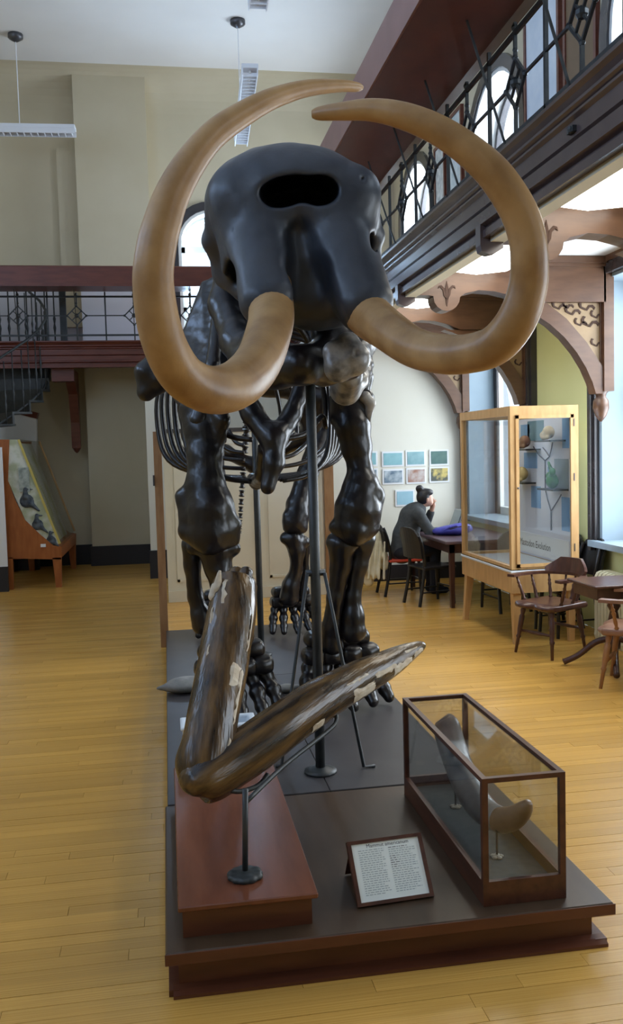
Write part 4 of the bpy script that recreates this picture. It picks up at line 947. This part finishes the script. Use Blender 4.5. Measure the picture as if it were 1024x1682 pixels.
# wooden wall bracket under the back gallery
for xw, lab in ((P(122, 650, 15.3)[0], 'dark wooden bracket under the back gallery beside the pier'),):
    t = thing('wall_bracket', lab, 'bracket', (xw, 15.4, 2.0))
    MB().prism([(YBK-.30, 3.22), (YBK-.30, 2.02), (YBK-.42, 1.98), (YBK-.45, 2.4), (YBK-.62, 2.85), (YBK-1.02, 3.05), (YBK-1.1, 3.22)], 'x', xw-.07, xw+.07).build('brace', M_gal, t)
    MB().box(xw-.26, xw+.08, YBK-1.15, YBK-.9, 3.02, 3.22).build('head', M_gal, t)
    MB().turned((xw, YBK-.36, 2.04), (xw, YBK-.36, 1.90), [(0, .06), (.4, .07), (.8, .04), (1, .01)], 8).build('pendant', M_gal, t, True)

# spiral stair
ss = thing('spiral_stair', 'black iron spiral stair climbing to the back gallery', 'stair', (-2.35, 14.75, 0))
CX, CY = -2.65, 14.72; RS = .92
# the stair lies behind the cabinet: its column, treads, balusters and hand rail
MB().tube([(CX, CY, 0), (CX, CY, 4.7)], .06, 12).build('newel', M_iron, ss, True)
NT = 20; hl = []
for i in range(NT):
    a0 = -5.1+i*.31; z = .18+i*.181; a1 = a0+.36
    MB().prism([(CX+.05*math.cos(a0), CY+.05*math.sin(a0)), (CX+RS*math.cos(a0), CY+RS*math.sin(a0)), (CX+RS*math.cos(a1), CY+RS*math.sin(a1)), (CX+.05*math.cos(a1), CY+.05*math.sin(a1))], 'z', z-.03, z).build('tread', M_iron, ss)
    MB().prism([(CX+.05*math.cos(a0), CY+.05*math.sin(a0)), (CX+RS*math.cos(a0), CY+RS*math.sin(a0)), (CX+RS*math.cos(a0+.03), CY+RS*math.sin(a0+.03)), (CX+.05*math.cos(a0+.03), CY+.05*math.sin(a0+.03))], 'z', z-.18, z-.03).build('riser', M_iron, ss)
    for da in (.05, .22):
        q = V(CX+RS*.97*math.cos(a0+da), CY+RS*.97*math.sin(a0+da), z); MB().turned(q, q+V(0, 0, .92), [(0, .012), (.2, .010), (.3, .022), (.36, .010), (.44, .022), (.5, .010), (1, .010)], 6).build('baluster', M_iron, ss, True)
    hl.append((CX+RS*.97*math.cos(a0+.1), CY+RS*.97*math.sin(a0+.1), z+.93))
MB().tube(hl, .022, 6).build('hand_rail', M_iron, ss, True)
MB().tube([(p[0], p[1], p[2]-.93) for p in hl], .018, 6).build('stringer', M_iron, ss, True)
# stair-head railing on the gallery
sh = thing('stair_head_railing', 'iron railing with a square newel around the stair head', 'railing', (-1.95, 15.0, 3.6))
xa = P(8, 520, 15.0)[0]; xb = P(104, 520, 15.0)[0]
MB().box(xb-.05, xb+.05, 14.95, 15.05, 3.60, 4.52).build('newel_post', M_iron, sh)
MB().bar((xa-1.2, 15.0, 4.50), (xb, 15.0, 4.50), .04).build('hand_rail', M_iron, sh)
n_ = 13
for i in range(n_):
    x = xb-.14-i*.14; MB().turned((x, 15, 3.60), (x, 15, 4.49), [(0, .012), (.25, .012), (.34, .026), (.42, .012), (.5, .026), (.56, .012), (1, .012)], 6).build('baluster', M_iron, sh, True)

# pendant lamps
def pend_lamp(lab, a, b, cans):
    a = np.asarray(a, float); b = np.asarray(b, float); t_ = thing('pendant_lamp', lab, 'lamp', (a+b)/2, group='hanging fluorescent lamps')
    d = nrm(b-a); sd = nrm(np.cross(d, V(0, 0, 1)))
    MB().bar(a+V(0, 0, .03), b+V(0, 0, .03), .20, .05).build('housing', M_lampm, t_)
    for q in (-1, 1): MB().bar(a+sd*q*.09-V(0, 0, .03), b+sd*q*.09-V(0, 0, .03), .012, .09).build('side_reflector', M_lampm, t_)
    MB().tube([a+d*.04-V(0, 0, .03), b-d*.04-V(0, 0, .03)], .018, 8).build('tube', M_white, t_, True)
    L_ = np.linalg.norm(b-a)
    for k in range(int(L_/.10)): p_ = a+d*(.05+k*.10)-V(0, 0, .055); MB().bar(p_-sd*.085, p_+sd*.085, .004, .045).build('louvre', M_lampm, t_)
    for f_ in cans:
        p_ = a+(b-a)*f_; zc = ZC
        MB().tube([p_+V(0, 0, .05), V(p_[0], p_[1], zc-.06)], .007, 6).build('cord', M_lampm, t_)
        MB().turned((p_[0], p_[1], zc), (p_[0], p_[1], zc-.11), [(0, .11), (.5, .11), (.8, .06), (1, .02)], 12).build('ceiling_cup', M_grm, t_, True)
zL = 6.73
A = PZ(124, 214, zL); B = PZ(-60, 211, zL); pend_lamp('white pendant lamp hanging over the left back gallery', A, B, (.5,))
zL = 6.43
A = PZ(411, 112, zL); B = PZ(396, 232, zL); pend_lamp('white pendant lamp hanging behind the skull top', A, B, (.95,))
A = PZ(423, 6, zL); B = PZ(440, -120, zL); pend_lamp('white pendant lamp cut off by the top edge of the view', A, B, (.05,))

# ================================================================== READING ALCOVE
# posters on the wall
pics = [(607, 741, 620, 766, 0), (628, 741, 663, 767, 0), (667, 739, 699, 766, 1), (706, 738, 737, 765, 2), (606, 769, 621, 795, 3), (629, 770, 663, 796, 3), (668, 768, 700, 795, 4), (706, 766, 738, 793, 5), (650, 804, 681, 832, 6)]
labs = ['pale teal slide poster half hidden behind the foreleg', 'pale teal slide poster first fully seen in the top row', 'pale teal slide poster third in the top row', 'dark green poster at the right end of the top row', 'rock photo poster half hidden behind the foreleg',
        'blue grey glacier photo poster in the lower row', 'pinkish brown photo poster in the lower row', 'yellow and dark photo poster at the right end of the lower row', 'pale blue poster alone below the rows above the reader']
pm = [mat('poster_teal', (.22, .45, .50), (.32, .56, .60), rough=.4, scale=5), mat('poster_teal2', (.16, .32, .36), (.36, .56, .58), rough=.4, scale=4), mat('poster_green', (.06, .13, .12), (.12, .22, .19), rough=.4, scale=5),
      mat('poster_ice', (.10, .17, .24), (.55, .62, .66), rough=.4, scale=9), mat('poster_pink', (.36, .17, .11), (.62, .60, .58), rough=.4, scale=8), mat('poster_yellow', (.10, .11, .09), (.62, .50, .16), rough=.4, scale=6, lo=.45, hi=.55), mat('poster_sky', (.30, .52, .62), (.38, .60, .70), rough=.4, scale=4)]
for (a, b, c, d, k), lab in zip(pics, labs):
    q0 = P(a, d, 12.09); q1 = P(c, b, 12.09); t = thing('wall_poster', lab, 'poster', ((q0[0]+q1[0])/2, 12.09, q0[2]), group='posters on the alcove wall')
    MB().box(q0[0], q1[0], 12.084, 12.098, q0[2], q1[2]).build('mount', M_card, t)
    MB().box(q0[0]+.022, q1[0]-.022, 12.080, 12.084, q0[2]+.022, q1[2]-.022).build('print', pm[k], t)
# reading table
rt = thing('reading_table', 'long reading table with a dark top in the alcove', 'table', (3.6, 10.6, 0))
TX0, TX1, TY0, TY1 = 3.10, 4.05, 9.72, 11.55
MB().bbox(TX0, TX1, TY0, TY1, .735, .772, .008).build('table_top', M_ttop, rt)
MB().box(TX0+.06, TX1-.06, TY0+.06, TY0+.085, .63, .735).box(TX0+.06, TX1-.06, TY1-.085, TY1-.06, .63, .735).box(TX0+.06, TX0+.085, TY0+.06, TY1-.06, .63, .735).box(TX1-.085, TX1-.06, TY0+.06, TY1-.06, .63, .735).build('apron', M_walnut, rt)
for xx in (TX0+.06, TX1-.12):
    for yy in (TY0+.06, TY1-.12): MB().prism([(xx, .735), (xx+.06, .735), (xx+.05, 0), (xx+.01, 0)][::-1], 'y', yy, yy+.06).build('leg', M_walnut, rt)
# dark reading chair (faces +x in its own frame)
def reading_chair(lab, seatm=None):
    t_ = thing('reading_chair', lab, 'chair', (0, 0, 0), group='dark reading chairs', local=True)
    MB().bbox(-.21, .22, -.21, .21, .425, .46, .012).build('seat', seatm or M_black, t_)
    for sx, sy in ((.18, .17), (.18, -.17)): MB().tube([(sx, sy, .43), (sx+.02, sy*1.08, 0)], [.022, .016], 8).build('leg', M_black, t_)
    for sy in (.17, -.17): MB().tube(spline(np.array([(-.27, sy*1.08, 0), (-.19, sy, .43), (-.22, sy*1.05, .70), (-.27, sy*.95, .86)]), 4), .020, 8).build('rear_post', M_black, t_)
    m_ = MB(); n_ = 9; vs = []
    for i in range(n_):
        v_ = -1+2*i/(n_-1); yy = .215*v_; bx_ = -.235-.045*(1-v_*v_); top_ = .92-.10*v_**4
        for z, off in ((.56, 0), (.72, -.02), (top_, -.05)):
            vs += [(bx_+off-.012, yy, z), (bx_+off+.012, yy, z)]
    fs = []
    for i in range(n_-1):
        a = i*6; b = a+6
        for r in range(2): q = 2*r; fs += [(a+q, b+q, b+q+2, a+q+2), (a+q+1, a+q+3, b+q+3, b+q+1)]
        fs += [(a, a+1, b+1, b), (a+4, b+4, b+5, a+5)]
    fs += [(0, 2, 3, 1), (2, 4, 5, 3)]; e_ = (n_-1)*6; fs += [(e_, e_+1, e_+3, e_+2), (e_+2, e_+3, e_+5, e_+4)]
    m_.add(vs, fs).build('backrest', M_black, t_, False)
    for a_, b_ in (((.19, -.17, .2), (.19, .17, .2)), ((.19, .175, .16), (-.22, .18, .16)), ((.19, -.175, .16), (-.22, -.18, .16))): MB().bar(a_, b_, .016).build('stretcher', M_black, t_)
    return t_
c0 = reading_chair('dark chair with a red seat under the reader', M_red)
c0.location = (2.90, 10.98, 0); c0.rotation_euler.z = .05
c1 = reading_chair('black curved back chair drawn up to the near end of the reading table')
c1.location = (3.06, 10.20, 0); c1.rotation_euler.z = .25
dup(c1, (3.72, 9.56, 0), PI/2+.1, 'black chair seen through the side glass of the evolution case')
dup(c1, (3.80, 8.60, 0), PI, 'black chair against the yellow wall nearer the evolution case')
dup(c1, (3.80, 8.12, 0), PI+.06, 'black chair against the yellow wall nearer the radiator')
# cream jacket over the red chair's back
jk = SDF()
for (a, b, y_, r) in ((614, 888, 10.90, 13), (602, 905, 10.86, 12), (624, 912, 10.84, 11), (598, 935, 10.86, 11), (614, 940, 10.83, 11), (606, 955, 10.86, 8), (632, 930, 10.86, 7)):
    jk.cone(P(616, 880, 10.88), P(a, b, y_), R(9, 11), R(r, 11), .03)
for k in range(5): jk.cone(P(604+k*7, 890, 10.74), P(597+k*8.5, 950, 10.76), .012, .018, .018)
jk.cone(P(626, 876, 10.88), P(636, 925, 10.86), .04, .03, .03)
o = jk.build('jacket', M_coat, None, .012); tag(o, 'cream jacket hanging over the back of the red seated chair', 'jacket')
# reader: one body, with clothing and hair as parts
pt = thing('person', 'person in a grey hoodie with hair in a bun, leaning over the table reading', 'person', (2.95, 10.95, 0))
hip = V(2.90, 10.93, .56); chest = V(3.03, 10.88, .98); neck = V(3.14, 10.86, 1.10); hd = V(3.20, 10.85, 1.205)
shl, shr = V(3.07, 11.04, 1.02), V(3.06, 10.70, 1.02); ell_, elr = V(3.24, 11.08, .80), V(3.20, 10.66, .79); hal, har = V(3.30, 10.92, 1.05), V(3.42, 10.72, .80)
body = SDF(); body.chain([(*hip, .13), (2.95, 10.91, .75, .115), (*chest, .13), (*neck, .055)], .05); body.cone(neck, hd-V(.01, 0, .02), .05, .05, .02)
body.ell(hd, (.088, .072, .105), .015); body.ell(hd+V(.05, 0, -.055), (.045, .05, .045), .02)               # cranium and jaw
body.cone(hd+V(.085, 0, .005), hd+V(.108, 0, -.025), .012, .015, .01)                                       # nose
body.ell(hd+V(.088, 0, -.058), (.014, .026, .010), .008); body.ell(hd+V(0, -.074, -.01), (.018, .012, .03), .006); body.ell(hd+V(0, .074, -.01), (.018, .012, .03), .006)
for sy in (-1, 1): body.ell(hd+V(.086, sy*.03, .012), (.010, .016, .009), .005, True)
body.cone(chest, shl, .09, .06, .04); body.cone(shl, ell_, .05, .042, .03); body.cone(ell_, hal, .040, .028, .02)
body.cone(chest, shr, .09, .06, .04); body.cone(shr, elr, .05, .042, .03); body.cone(elr, har, .040, .028, .02)
for (h_, d) in ((hal, nrm(V(.1, -.1, .5))), (har, nrm(V(1, .1, -.05)))):
    sd = nrm(np.cross(d, V(0, 0, 1) if abs(d[2]) < .8 else V(1, 0, 0))); body.cone(h_, h_+d*.07, .028, .034, .01)
    for k, (of, ln_) in enumerate(((-.027, .055), (-.009, .068), (.009, .065), (.027, .05))):
        p0 = h_+d*.075+sd*of; p1 = p0+d*ln_*.6; body.cone(p0, p1, .0095, .009, .004); body.cone(p1, p1+d*ln_*.3-np.cross(d, sd)*.02, .009, .008, .004)
    body.cone(h_+d*.03+sd*.03, h_+d*.07+sd*.06, .011, .009, .006)
for sy, yk in ((1, 11.02), (-1, 10.84)):
    body.cone(hip+V(0, sy*.08, 0), V(3.30, yk, .56), .085, .065, .03); body.cone(V(3.30, yk, .56), V(3.30, yk, .12), .058, .042, .02); body.cone(V(3.28, yk, .06), V(3.42, yk, .045), .042, .036, .02)
body.build('body', M_skin, pt, .011)
ho = SDF(); ho.chain([(*(hip+V(0, 0, -.02)), .155), (2.95, 10.91, .75, .15), (*chest, .155)], .06); ho.cone(chest, neck-V(.03, 0, .03), .14, .095, .05)
ho.ell(neck+V(-.085, 0, -.01), (.085, .115, .06), .04)                                                  # hood lying on the back
for a, b, c in ((shl, ell_, hal), (shr, elr, har)): ho.cone(chest, a, .10, .082, .04); ho.cone(a, b, .076, .066, .03); ho.cone(b, b+(c-b)*.86, .064, .048, .02)
ho.build('hoodie', M_hood, pt, .012)
tr = SDF(); tr.ell(hip+V(.02, 0, -.03), (.17, .175, .12), .03)
for sy, yk in ((1, 11.02), (-1, 10.84)): tr.cone(hip+V(0, sy*.08, -.01), V(3.31, yk, .56), .10, .078, .03); tr.cone(V(3.31, yk, .56), V(3.30, yk, .14), .074, .062, .02)
tr.build('trousers', M_trou, pt, .013)
for yk in (11.02, 10.84): s_ = SDF(); s_.cone(V(3.28, yk, .05), V(3.44, yk, .042), .05, .041, .02); s_.cone(V(3.28, yk, .05), V(3.28, yk, .10), .05, .05, .02); s_.build('shoe', M_trou, pt, .010)
hr = SDF(); hr.ell(hd+V(-.028, 0, .018), (.088, .086, .108), .02); hr.ell(hd+V(.025, 0, .075), (.075, .075, .045), .03); hr.ell(hd+V(-.075, 0, .125), (.048, .05, .045), .012); hr.cone(hd+V(-.05, 0, .08), hd+V(-.07, 0, .11), .04, .04, .02)
hr.build('hair', M_hair, pt, .009)
mm = MB(); q = P(668, 886, 10.62); mm.plate([P(664, 883, 10.60), P(672, 881, 10.60), P(672, 884, 10.60), P(664, 887, 10.60)], (0, -.006, 0)); mm.plate([P(674, 879, 10.60), P(677, 878, 10.60), P(677, 886, 10.60), P(674, 887, 10.60)], (0, -.006, 0)); mm.build('hoodie_print', M_card, pt)
# laptop and violet bag on the table
lp = thing('laptop', 'open grey laptop at the far side of the reading table', 'laptop', (3.66, 11.2, .772))
MB().bbox(3.36, 3.66, 11.02, 11.38, .774, .792, .004).build('keyboard_base', M_lap, lp)
MB().plate([V(3.665, 11.03, .79), V(3.665, 11.37, .79), V(3.755, 11.37, 1.03), V(3.755, 11.03, 1.03)], V(.012, 0, -.004)).build('screen_lid', M_lap, lp)
MB().plate([V(3.668, 11.05, .81), V(3.668, 11.35, .81), V(3.745, 11.35, 1.015), V(3.745, 11.05, 1.015)], V(-.002, 0, .0007)).build('screen', M_scr, lp)
bgp = thing('backpack', 'violet blue nylon backpack slumped on the reading table', 'bag', (3.42, 10.45, .772))
s_ = SDF(); s_.ell(V(3.46, 10.45, .835), (.20, .17, .062), .03); s_.ell(V(3.32, 10.5, .82), (.14, .13, .05), .03); s_.ell(V(3.52, 10.42, .87), (.12, .12, .045), .03); s_.build('bag_body', M_bag, bgp, .012)
s_ = SDF(); s_.chain([(3.28, 10.38, .83, .012), (3.34, 10.33, .875, .012), (3.42, 10.33, .89, .012), (3.5, 10.31, .86, .012)], .008); s_.build('strap', M_bag, bgp, .008)
MB().tube(spline(np.array([(3.34, 10.32, .855), (3.46, 10.29, .885), (3.58, 10.32, .88)]), 5), .006, 6).build('zip', M_black, bgp)

# ================================================================== EVOLUTION CASE
ec = thing('evolution_case', 'tall oak glass case about mastodon evolution on tapered legs', 'display case', (3.42, 8.5, 0))
EX0, EX1, EY0, EY1, EZ0, EZ1, EZT = 3.10, 3.76, 7.78, 9.18, .48, .70, 2.195
MB().box(EX0, EX1, EY0, EY0+.03, EZ0, EZ1).box(EX0, EX1, EY1-.03, EY1, EZ0, EZ1).box(EX0, EX0+.03, EY0+.03, EY1-.03, EZ0, EZ1).box(EX1-.03, EX1, EY0+.03, EY1-.03, EZ0, EZ1).build('skirt', M_oak, ec)
MB().bbox(EX0-.012, EX1+.012, EY0-.012, EY1+.012, EZ1-.03, EZ1-.008, .004).build('deck', mat('case_deck', (.62, .66, .70), rough=.4), ec)
for xx, sx in ((EX0+.02, 1), (EX1-.10, -1)):
    for yy in (EY0+.02, EY1-.10):
        dx = -.05 if sx > 0 and yy > 8.5 else 0
        MB().add([(xx, yy, EZ0), (xx+.08, yy, EZ0), (xx+.08, yy+.08, EZ0), (xx, yy+.08, EZ0), (xx+.01+dx, yy, 0), (xx+.06+dx, yy, 0), (xx+.06+dx, yy+.05, 0), (xx+.01+dx, yy+.05, 0)], [(0, 1, 2, 3), (7, 6, 5, 4), (0, 4, 5, 1), (1, 5, 6, 2), (2, 6, 7, 3), (3, 7, 4, 0)]).build('leg', M_oak, ec)
for xx in (EX0, EX1-.05):
    for yy in (EY0, EY1-.05): box(xx, xx+.05, yy, yy+.05, EZ1-.03, EZT).build('post', M_oak, ec)
for xx in (EX0, EX1-.05): box(xx, xx+.05, EY0+.05, EY1-.05, EZT-.085, EZT).build('top_rail', M_oak, ec); box(xx, xx+.05, EY0+.05, EY1-.05, EZ1-.008, EZ1+.03).build('bottom_rail', M_oak, ec)
for yy in (EY0, EY1-.05): box(EX0+.05, EX1-.05, yy, yy+.05, EZT-.085, EZT).build('top_rail', M_oak, ec); box(EX0+.05, EX1-.05, yy, yy+.05, EZ1-.008, EZ1+.02).build('bottom_rail', M_oak, ec)
df = MB()
for a in ((EX0+.05, EX0+.08, EZ1+.02, EZT-.085), (EX1-.08, EX1-.05, EZ1+.02, EZT-.085)): df.box(a[0], a[1], EY0-.012, EY0+.01, a[2], a[3])
df.box(EX0+.05, EX1-.05, EY0-.012, EY0+.01, EZT-.115, EZT-.085); df.box(EX0+.05, EX1-.05, EY0-.012, EY0+.01, EZ1+.02, EZ1+.05); dr = df.build('door_frame', M_oak, ec)
for z in (.85, 1.5, 2.0): box(EX1-.052, EX1-.044, EY0-.016, EY0, z, z+.07).build('hinge', M_grm, dr)
MB().ball((EX0+.065, EY0-.02, 1.45), .010, 8, 5).build('knob', M_grm, dr)
box(EX0+.08, EX1-.08, EY0-.002, EY0+.002, EZ1+.05, EZT-.115).build('pane', M_gl, ec)
box(EX0+.02, EX0+.024, EY0+.05, EY1-.05, EZ1+.03, EZT-.085).build('pane', M_gl, ec)
box(EX0+.05, EX1-.05, EY1-.03, EY1-.026, EZ1+.02, EZT-.085).build('pane', M_gl, ec)
box(EX0+.05, EX1-.05, EY0+.05, EY1-.05, EZT-.02, EZT-.014).build('pane', M_gl, ec)
# display panel on the right side, facing the hall
PXF = EX1-.055
box(PXF, EX1-.05, EY0+.05, EY1-.05, EZ1, EZT-.09).build('panel', mat('case_panel', (.66, .68, .78), (.70, .72, .80), rough=.6, scale=2), ec)
def onp(y_, z, d=.004): return V(PXF-d, y_, z)
def card(y0, y1, z0, z1, m_, nm): return MB().box(PXF-.005, PXF, y0, y1, z0, z1).build(nm, m_, ec)
YN, YR = EY0+.06, EY1-.06                               # near and far ends; text runs from far to near
LEN = YR-YN
def yq(f): return YR-f*LEN
card(yq(.98), yq(.02), .72, .93, M_card, 'title_band')
tv, tf = text_mesh('Mastodon Evolution', .13); tw = max(v[0] for v in tv); kx = .60*LEN/tw
mk('lettering', [onp(yq(.06)-v[0]*kx, .79+v[1]*kx*1.1, .0065) for v in tv], tf, M_ink, ec)
for f0, f1, z0, z1, m_ in ((.30, .48, 1.20, 1.42, M_blue), (.10, .28, 1.90, 2.05, M_blue), (.24, .55, 1.88, 2.08, mat('card_teal', (.14, .26, .32), rough=.5)), (.86, .99, 1.02, 1.34, M_blue), (.88, .99, 1.80, 2.08, M_blue), (.16, .42, 1.60, 1.76, M_blue), (.62, .70, 1.42, 1.62, M_blue), (.74, .98, 1.40, 1.70, mat('card_grey', (.30, .36, .40), rough=.5))): card(yq(f1), yq(f0), z0, z1, m_, 'picture_card')
tree = [[(.68, 1.0), (.68, 1.19)], [(.68, 1.19), (.62, 1.30), (.58, 1.40), (.58, 1.68)], [(.68, 1.19), (.78, 1.28), (.86, 1.36)], [(.58, 1.68), (.46, 1.74), (.36, 1.82)], [(.58, 1.68), (.66, 1.72), (.70, 1.80), (.72, 1.86)], [(.66, 1.72), (.60, 1.77), (.54, 1.81)]]
for br in tree: MB().tube([onp(yq(a), b, .008) for a, b in br], .006, 6).build('branch_line', mat('branch_dark', (.08, .06, .08), rough=.6), ec)
for f, z in ((.36, 1.80), (.26, 1.46), (.84, 1.42), (.80, 1.88)): MB().box(PXF-.16, PXF-.005, yq(f+.14), yq(f-.14), z-.016, z).build('shelf', M_black, ec)
def skullm(f, z, m_, lab, nm, k=1.0):
    c_ = V(PXF-.085, yq(f), z); s_ = SDF(); s_.ell(c_+V(0, 0, .075*k), (.055*k, .075*k, .062*k), .02); s_.ell(c_+V(-.01, .07*k, .05*k), (.04*k, .06*k, .04*k), .02); s_.cone(c_+V(-.03, .05, .025), c_+V(-.03, -.05, .025), .024, .02, .015); s_.ell(c_+V(-.05*k, .02, .09*k), (.02, .02, .018), .008, True)
    o_ = s_.build('model_skull', m_, None, .009); tag(o_, lab, 'skull model', 'skull models in the evolution case'); return o_
skullm(.33, 1.80, mat('model_brown', (.20, .085, .05), (.28, .13, .08), rough=.6, scale=9), 'reddish brown skull model on the top shelf of the evolution case', 'a')
skullm(.78, 1.88, mat('model_cream', (.55, .45, .28), (.66, .56, .38), rough=.6, scale=9), 'cream skull model high on the right shelf of the evolution case', 'b')
skullm(.26, 1.46, mat('model_ochre', (.48, .33, .12), (.60, .44, .19), rough=.6, scale=9), 'ochre skull model on the left shelf of the evolution case', 'c', 1.15)
s_ = SDF(); c_ = V(PXF-.085, yq(.84), 1.42); s_.ell(c_+V(0, 0, .07), (.06, .06, .07), .03); s_.ell(c_+V(0, .05, .12), (.04, .04, .04), .02); s_.ell(c_+V(-.02, -.05, .16), (.03, .035, .04), .02); s_.cone(c_+V(0, -.02, .12), c_+V(-.03, .01, .25), .03, .012, .02)
o = s_.build('animal_model', M_green, None, .009); tag(o, 'green animal model on the right shelf of the evolution case', 'model')

# ================================================================== ARMCHAIRS, SMALL TABLE, RADIATORS
def armchair(lab, m_, m2):                               # faces +x
    t_ = thing('captains_chair', lab, 'chair', (0, 0, 0), local=True)
    s_ = SDF(); s_.bx(V(0, 0, .435), V(.20, .21, .008), .02, .02); s_.ell(V(.21, .11, .435), (.06, .10, .026), .03); s_.ell(V(.21, -.11, .435), (.06, .10, .026), .03); s_.ell(V(-.02, 0, .475), (.17, .17, .018), .015, True); s_.build('seat', m_, t_, .011)
    for sx, sy in ((.17, .16), (.17, -.16), (-.16, .15), (-.16, -.15)):
        MB().turned((sx, sy, .43), (sx*1.35, sy*1.32, 0), [(0, .018), (.12, .024), (.2, .016), (.24, .024), (.5, .022), (.62, .016), (.66, .024), (.7, .016), (1, .013)], 10).build('leg', m2, t_, True)
    MB().turned((.195, -.185, .20), (.195, .185, .20), [(0, .010), (.4, .016), (.6, .016), (1, .010)], 8).build('stretcher', m2, t_, True)
    MB().turned((-.185, -.175, .22), (-.185, .175, .22), [(0, .010), (.4, .016), (.6, .016), (1, .010)], 8).build('stretcher', m2, t_, True)
    # horseshoe arm rail
    pa = [(.22, .27), (.10, .285), (-.05, .275), (-.17, .22), (-.245, .11), (-.265, 0)]; pa = pa+[(a, -b) for a, b in pa[-2::-1]]
    q = spline(np.array([(a, b, .68) for a, b in pa]), 4); mb = MB(); n_ = len(q)
    vs = []
    for i in range(n_):
        tn = nrm(q[min(i+1, n_-1)]-q[max(i-1, 0)]); nr = V(-tn[1], tn[0], 0); wd = .028 if 3 < i < n_-4 else .036
        vs += [q[i]+nr*wd-V(0, 0, .012), q[i]-nr*wd-V(0, 0, .012), q[i]-nr*wd+V(0, 0, .012), q[i]+nr*wd+V(0, 0, .012)]
    fs = [(i*4+j, i*4+(j+1) % 4, i*4+4+(j+1) % 4, i*4+4+j) for i in range(n_-1) for j in range(4)]+[(3, 2, 1, 0), tuple(range(4*n_-4, 4*n_))]
    mb.add(vs, fs).build('arm_rail', m_, t_)
    vs = []; k0, k1 = int(n_*.30), int(n_*.70); ks = list(range(k0, k1+1))
    for i in ks:
        f = (i-k0)/(k1-k0); h = .035+.095*min(1, 4*min(f, 1-f)); nr = nrm(V(q[i][0], q[i][1], 0))
        vs += [q[i]-nr*.014+V(0, 0, .012), q[i]+nr*.014+V(0, 0, .012), q[i]+nr*.030+V(0, 0, .012+h), q[i]+nr*.008+V(0, 0, .012+h)]
    n2 = len(ks); fs = [(i*4+j, i*4+(j+1) % 4, i*4+4+(j+1) % 4, i*4+4+j) for i in range(n2-1) for j in range(4)]+[(3, 2, 1, 0), tuple(range(4*n2-4, 4*n2))]
    MB().add(vs, fs).build('crest_rail', m_, t_)
    for i in (3, 8, 13, 18, 22, 27, 32, 37):
        if i < n_:
            tp_ = q[i]-V(0, 0, .01); bt_ = V(tp_[0]*.80, tp_[1]*.72, .445)
            MB().turned(bt_, tp_, [(0, .011), (.1, .018), (.16, .011), (.3, .017), (.5, .012), (.62, .017), (.68, .010), (.74, .016), (.8, .010), (1, .010)], 8).build('spindle', m2, t_, True)
    return t_
a1 = armchair('dark walnut captains chair in front of the evolution case', M_walnut, M_walnut); a1.location = (3.32, 7.42, 0); a1.rotation_euler.z = PI+.42
a2 = armchair('lighter oak captains chair cut off by the right edge of the view', mat('seat_worn', (.22, .11, .07), (.30, .16, .10), rough=.3, scale=5), M_oak2); a2.location = (3.48, 6.24, 0); a2.rotation_euler.z = PI*.5+.9
pt2 = thing('pedestal_table', 'small dark pedestal table beside the walnut chair', 'table', (3.62, 6.80, 0))
MB().bbox(3.29, 3.87, 6.54, 7.04, .695, .72, .006).build('table_top', M_walnut, pt2)
MB().box(3.33, 3.83, 6.58, 7.00, .60, .695).build('drawer_box', M_walnut, pt2)
cx, cy = 3.58, 6.79
MB().turned((cx, cy, .60), (cx, cy, .16), [(0, .05), (.12, .04), (.2, .055), (.3, .032), (.5, .05), (.65, .062), (.8, .04), (.9, .055), (1, .05)], 14).build('pedestal', M_walnut, pt2, True)
for k in range(4):
    a_ = PI*.75+.35+k*PI/2; dx, dy = math.cos(a_), math.sin(a_)
    q = spline(np.array([(cx+dx*.03, cy+dy*.03, .24, .028), (cx+dx*.15, cy+dy*.15, .20, .026), (cx+dx*.28, cy+dy*.28, .09, .024), (cx+dx*.40, cy+dy*.40, .028, .026)]), 4)
    MB().tube(q[:, :3], q[:, 3], 8).build('foot', M_walnut, pt2, True)
def radiator(y0, y1, lab):
    t_ = thing('radiator', lab, 'radiator', (4.02, (y0+y1)/2, 0))
    n_ = int((y1-y0)/.062)
    for i in range(n_):
        yy = y0+i*.062; m_ = MB()
        prf = [(3.91, .10), (3.905, .06), (3.92, .0), (3.95, .0), (3.95, .05), (4.09, .05), (4.09, .0), (4.11, .0), (4.125, .06), (4.12, .60), (4.10, .64), (4.06, .655), (3.97, .655), (3.93, .64), (3.91, .60)]
        m_.prism(prf, 'y', yy, yy+.046).build('section', M_rad, t_)
    MB().tube([(4.02, y0+.02, .12), (4.02, y1-.03, .12)], .02, 8).tube([(4.02, y0+.02, .55), (4.02, y1-.03, .55)], .02, 8).build('header_pipe', M_rad, t_)
radiator(6.0, 7.85, 'cream cast iron radiator behind the pedestal table')
